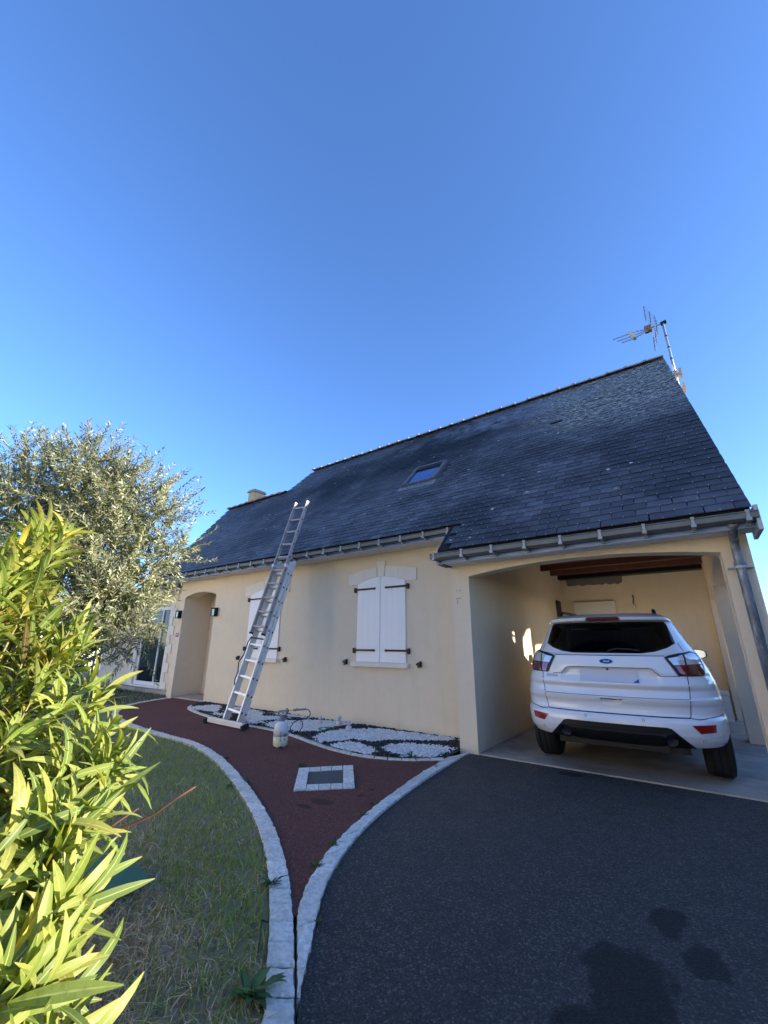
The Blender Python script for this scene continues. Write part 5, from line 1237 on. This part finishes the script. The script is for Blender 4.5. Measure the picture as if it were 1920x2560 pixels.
def tree(name, base, clumps, n_twigs, leaf_l, leaf_w, cols, mat, lab, cat, trunk_r, tl=(.18, .42), per=.022, group=None, upb=.5, leaf_opt=None):
    tr_ = empty(name, base); tag(tr_, lab, cat, group); b = Vector(base)
    inv = Matrix.Translation(tuple(-b)); fork = b+Vector((.05, .02, clumps[0][2]*.28)); m_ = MB()
    m_.tube([b+Vector((0, 0, -.05)), b.lerp(fork, .5)+Vector((.03, -.02, 0)), fork], [trunk_r*1.25, trunk_r, trunk_r*.85], 9)
    for c in clumps:
        e = Vector(c[:3]); k = fork.lerp(e, .5)+Vector((rnd.uniform(-.1, .1), rnd.uniform(-.1, .1), -.08)); m_.tube([fork, k, e], [trunk_r*.34, trunk_r*.17, trunk_r*.05], 6)
    o = m_.build('trunk', M['bark'], None, smooth=True); o.parent = tr_; o.matrix_parent_inverse = inv
    wts_ = [c[3]**2 for c in clumps]; O = []; D = []; N = []; tw = MB(); sh = []
    for i in range(n_twigs):
        c = rnd.choices(clumps, wts_)[0]; v = Vector((rnd.gauss(0, 1), rnd.gauss(0, 1), rnd.gauss(0, 1))).normalized()
        p = Vector(c[:3]) + v*c[3]*rnd.random()**.45; dr_ = (v*.8+Vector((rnd.gauss(0, .35), rnd.gauss(0, .35), rnd.gauss(0, .35)+upb))).normalized(); ln = rnd.uniform(*tl); kk = int(ln/per); sb = rnd.uniform(.6, 1.25)
        q_ = p+dr_*ln*.5+Vector((0, 0, -.01)); e = p+dr_*ln+Vector((0, 0, rnd.uniform(-.05, .03))); tw.tube([p, q_, e], [.0025, .002, .001], 3, False)
        a_ = dr_.orthogonal().normalized(); b2 = dr_.cross(a_); ph = rnd.uniform(0, 6)
        for k in range(kk):
            t = (k+.5)/kk; pp_ = p.lerp(q_, t*2) if t < .5 else q_.lerp(e, t*2-1); ph += 1.57
            for s in (0, math.pi):
                rad = a_*math.cos(ph+s)+b2*math.sin(ph+s); op = R(rnd.uniform(28, 62)); O.append(pp_); D.append(dr_*math.cos(op)+rad*math.sin(op)); N.append(dr_*math.sin(op)-rad*math.cos(op)+Vector((rnd.gauss(0, .4), rnd.gauss(0, .4), rnd.gauss(0, .4)))); sh.append(sb)
    O = np.array(O); D = np.array(D); N = np.array(N); n = len(O); RMt = frames(D, N); L = rng.uniform(.75, 1.2, n)*leaf_l; W = L*leaf_w
    V = np.zeros((n, 5, 3)); V[:, 1, 0] = -W/2; V[:, 1, 1] = L*.45; V[:, 2, 0] = W/2; V[:, 2, 1] = L*.45; V[:, 1:3, 2] = (W*.15)[:, None]; V[:, 3, 1] = L*.5; V[:, 4, 1] = L; V[:, 4, 2] = -L*.06
    Fm = np.array([(0, 3, 1), (0, 2, 3), (1, 3, 4), (3, 2, 4)])
    Vw = np.einsum('nij,nkj->nki', RMt, V)+O[:, None]-np.array(base)
    C = np.array(cols)[rng.integers(0, len(cols), n)]*(rng.uniform(.8, 1.2, n)*np.array(sh))[:, None]
    cr_ = np_mesh('crown', Vw.reshape(-1, 3), (Fm[None]+5*np.arange(n)[:, None, None]).reshape(-1, 3), mat, tr_, False, np.repeat(C, 5, 0)); tag(cr_, kind='stuff')
    o = tw.build('twigs', M['bark'], None, fix=False); o.parent = tr_; o.matrix_parent_inverse = inv; tag(o, kind='stuff')
    return tr_
tree('olive_tree', (-5.45, 1.35, -.03), [(x, y, z-.13 if z > 2.9 else z, r_*.93) for x, y, z, r_ in OL], 3000, .058, .25, [(.20, .23, .125), (.145, .17, .08), (.30, .33, .21), (.42, .45, .33), (.10, .12, .055), (.25, .27, .14)], M['olive_leaf'], 'silvery grey olive tree standing on the lawn before the porch', 'tree', .085)
# leafy shrub and fence beyond the bay
tree('laurel_shrub', (-17.4, 6.0, -.05), [(-17.4, 6.0, 2.0, .9), (-17.0, 5.8, 1.5, .6), (-18.0, 6.2, 1.7, .8), (-16.7, 6.3, 2.3, .6), (-18.6, 6.3, 2.4, .8)], 420, .10, .42, [(.06, .11, .025), (.09, .15, .03), (.045, .085, .02)], M['leafy'], 'glossy green laurel shrub behind the olive beyond the bay corner', 'shrub', .06, (.25, .5), .05)
fe = empty('mesh_fence', (-20, 6.5, -.05)); tag(fe, 'green wire mesh garden fence in front of a pale sunlit wall', 'fence')
for k in range(4): MB().box(-.03, .03, -3+k*2-.03, -3+k*2+.03, 0, 1.3).build('post', M['fence_green'], fe)
mb = MB()
for k in range(60): y = -3+k*.1; mb.box(-.003, .003, y-.003, y+.003, .05, 1.25)
for k in range(10): mb.box(-.003, .003, -3, 3, .1+k*.12, .106+k*.12)
mb.build('wire_mesh', M['fence_green'], fe)
nb = empty('garden_wall', (-24, 8, -.06)); tag(nb, 'pale rendered boundary wall lit by the sun beyond the wire fence', 'wall')
MB().box(-.1, .1, -9, 9, 0, 1.7).build('wall_panel', M['pale_wall'], nb); MB().box(-.16, .16, -9.05, 9.05, 1.702, 1.78).build('coping', M['stone'], nb)

# added unseen hedging: keeps low sun off the drive, lawn and carport wall
def shade_hedge(name, x0, x1, y0, y1, h, lab, nl):
    he = empty(name, ((x0+x1)/2, (y0+y1)/2, -.05)); tag(he, lab, 'shade_hedge'); bm = bmesh.new(); bmesh.ops.create_cube(bm, size=1)
    bmesh.ops.subdivide_edges(bm, edges=bm.edges[:], cuts=12, use_grid_fill=True); hh = h-.10
    for v in bm.verts:
        v.co = Vector((v.co.x*(x1-x0-.2), v.co.y*(y1-y0-.2), (v.co.z+.5)*hh)) + Vector((rnd.uniform(-.05, .05), rnd.uniform(-.05, .05), rnd.uniform(-.04, .04)))
    me = bpy.data.meshes.new('hedge_core'); bm.to_mesh(me); bm.free(); me.materials.append(simple('hedge_core', (.03, .05, .015), .9, var=.4)); o = bpy.data.objects.new('hedge_core', me); col.objects.link(o); o.parent = he
    n = nl; side = rng.integers(0, 3, n); X = rng.uniform(-.5, .5, n)*(x1-x0); Y = rng.uniform(-.5, .5, n)*(y1-y0); Z = rng.uniform(0, 1, n)*h
    X[side == 0] = -.5*(x1-x0)+rng.uniform(0, .1, (side == 0).sum()); X[side == 1] = .5*(x1-x0)-rng.uniform(0, .1, (side == 1).sum()); Z[side == 2] = h-rng.uniform(.02, .12, (side == 2).sum())
    D = rng.normal(0, 1, (n, 3)); N = rng.normal(0, 1, (n, 3)); RMt = frames(D, N); L = rng.uniform(.04, .09, n); V = np.zeros((n, 4, 3)); V[:, 1, 0] = -L*.22; V[:, 2, 0] = L*.22; V[:, 1:3, 1] = (L*.5)[:, None]; V[:, 3, 1] = L
    Vw = np.einsum('nij,nkj->nki', RMt, V)+np.stack([X, Y, Z], 1)[:, None]; C = np.array([(.05, .09, .02), (.07, .12, .03), (.035, .07, .018)])[rng.integers(0, 3, n)]
    cr_ = np_mesh('hedge_leaves', Vw.reshape(-1, 3), (np.array([(0, 2, 3, 1)])[None]+4*np.arange(n)[:, None, None]).reshape(-1, 4), M['leafy'], he, False, np.repeat(C, 4, 0)); tag(cr_, kind='stuff')
shade_hedge('shade_hedge', 4.5, 5.5, -10, 3.72, 1.82, 'added unseen low evergreen hedging that keeps sun off the drive', 9000)
shade_hedge('shade_hedge', 4.48, 5.52, 3.55, 9.05, 3.4, 'added unseen taller evergreen hedging that blocks sun through the carport arches', 9000)

shade_hedge('shade_hedge', 4.5, 5.5, 9.0, 15, 2.0, 'added unseen rear evergreen hedging that blocks low sun on the slab', 5000)
pg = empty('sun_blocker', (6.55, 12.5, -.05)); tag(pg, 'added unseen board on posts that blocks sun above the car roof', 'sun_blocker')  # added out of view to block sun passing over the car roof
MB().box(-.06, .06, -1.9, 1.9, 3.25, 3.85).build('sun_blocking_board', M['joist'], pg)
for y in (-1.8, 1.8): MB().box(-.07, .07, y-.07, y+.07, 0, 3.25).build('post', M['joist'], pg)
for k in range(8): MB().box(.07, 1.6, -1.75+k*.5-.03, -1.75+k*.5+.03, 3.70, 3.84).build('rafter', M['joist'], pg)

# unseen houses added behind the camera to bounce warm sun onto the facade
def add_fill_house(x, y, rz, wd, dp, hw, lab, mat, nwin):
    o = empty('fill_house', (x, y, -.06), rz); tag(o, lab, 'house')
    MB().box(-wd/2, wd/2, 0, dp, 0, hw).build('wall', mat, o)
    rf = MB(); rh = dp*.42
    rf.prism([(-wd/2-.3, -.4, hw-.1), (-wd/2-.3, dp/2, hw+rh), (-wd/2-.3, dp+.4, hw-.1), (-wd/2-.3, dp+.4, hw+.05), (-wd/2-.3, dp/2, hw+rh+.18), (-wd/2-.3, -.4, hw+.05)], (wd+.6, 0, 0)); rf.build('roof', M['slate'], o)
    for s_ in (-1, 1): MB().prism([(s_*(wd/2-.1), 0, hw), (s_*(wd/2-.1), dp, hw), (s_*(wd/2-.1), dp/2, hw+rh-.1)], (-.2*s_, 0, 0)).build('gable', mat, o)
    for k in range(nwin):
        xx = -wd/2+wd*(k+.5)/nwin
        for z in ((1.0,) if hw < 4 else (1.0, 3.5)):
            w_ = MB().box(xx-.55, xx+.55, -.02, -.001, z, z+1.2).build('window', M['pvc'], o)
            MB().box(xx-.48, xx-.03, -.028, -.021, z+.07, z+1.13).build('pane', M['skylight_glass'], o).parent = w_
            MB().box(xx+.03, xx+.48, -.028, -.021, z+.07, z+1.13).build('pane', M['skylight_glass'], o).parent = w_
    return o
M['fill_house_wall'] = mk_wall('warm_white_render', (0.84, 0.79, 0.70)); M['fill_house_wall2'] = mk_wall('light_cream_render', (0.82, 0.74, 0.60))
add_fill_house(-9.5, -7.2, math.atan2(.77, -.64)+0.0, 15, 8, 5.6, 'added unseen two storey warm white house that bounces sun onto the front wall', M['fill_house_wall'], 4)
add_fill_house(2.5, -15.0, math.pi, 15, 8, 5.4, 'added unseen two storey cream house that bounces sun onto the front wall', M['fill_house_wall2'], 4)

# ------------------------------------------------------------------ weeds
def weed(x, y, s, nlf, lab, wide=.3, up_=.6, z=.0, colr=(.06, .11, .03)):
    n = nlf; a = rng.uniform(0, 6.283, n); e = rng.uniform(.15, 1.2, n)*up_; D = np.stack([np.cos(a)*np.cos(e), np.sin(a)*np.cos(e), np.sin(e)], 1); N = np.stack([-np.cos(a)*np.sin(e), -np.sin(a)*np.sin(e), np.cos(e)], 1)
    lv, LF, luv = leaf_arrays(n, rng.uniform(.5, 1.1, n)*s, rng.uniform(.7, 1.3, n)*s*wide, rng.uniform(.2, 1.2, n), rng.uniform(.1, .4, n), 6)
    lv[:, :, 2] += rng.normal(0, .02*s, lv.shape[:2]); Vw = np.einsum('nij,nkj->nki', frames(D, N), lv)+rng.normal(0, .12*s, (n, 1, 3))*np.array([1, 1, .1])
    Vw[..., 2] = np.maximum(Vw[..., 2], .001)
    C = np.repeat(np.array([colr])*rng.uniform(.7, 1.35, (n, 1)), lv.shape[1], 0); k = lv.shape[1]
    o = np_mesh('weed', Vw.reshape(-1, 3), (LF[None]+k*np.arange(n)[:, None, None]).reshape(-1, 4), M['weed'], None, True, C); o.location = (x, y, z); tag(o, lab, 'weed', 'weeds in the paving joints'); return o
weed(-1.50, 1.285, .10, 26, 'broad leaved green weed rosette overlapping the lawn kerb', .36, .75, .006, (.11, .18, .06))
weed(-3.49, 3.40, .075, 26, 'tufted weed at the corner of the inspection cover surround', .10, 1.25)
weed(-2.80, 4.36, .10, 34, 'spreading green weed on the gravel kerb below the shuttered window', .16, .9, .01)
weed(-4.38, 3.13, .06, 18, 'wispy grass tuft between lawn kerb and red path, farthest along', .09, 1.2)
weed(-3.50, 2.75, .07, 18, 'wispy grass tuft between lawn kerb and red path, halfway', .09, 1.2)
weed(-2.06, 2.32, .055, 16, 'small weed in the driveway kerb joint above the narrow path tip', .14, 1.0)
weed(-1.97, 2.08, .05, 18, 'yellowish moss weed at the driveway kerb near the narrow path tip', .2, .8, .0, (.10, .12, .03))
weed(-2.21, 2.79, .05, 14, 'tiny weed on the red side of the driveway kerb', .14, 1.0)
weed(-2.27, 3.0, .055, 14, 'thin weed sprig on the driveway kerb level with the cover', .12, 1.1)
weed(-2.36, 4.2, .06, 8, 'spindly weed growing through the kerb near the corner pillar', .07, 1.3)
weed(-1.62, 1.73, .03, 12, 'yellow green moss tuft on the asphalt side of the kerb tip', .5, .8, -.008, (.10, .12, .02))
weed(-2.02, 1.80, .075, 20, 'ragged green weed on the lawn side of the kerb', .22, .8)
weed(-3.55, 2.6, .06, 14, 'small dandelion leaf cluster on the lawn edge', .25, .7)
gm = empty('green_ground_cover', (-2.72, 1.24, 0)); tag(gm, 'dark green plastic cover sheet lying on the lawn under the oleander', 'cover')
mb = MB(); P = [(.20, .17), (-.05, .20), (-.27, .17), (-.25, -.11), (.05, -.17), (.25, -.16), (.21, -.02)]
mb.prism([(x, y, .022+.012*math.sin(9*x+5*y)) for x, y in P], (0, 0, .012)).build('cover_sheet', M['green_cloth'], gm)
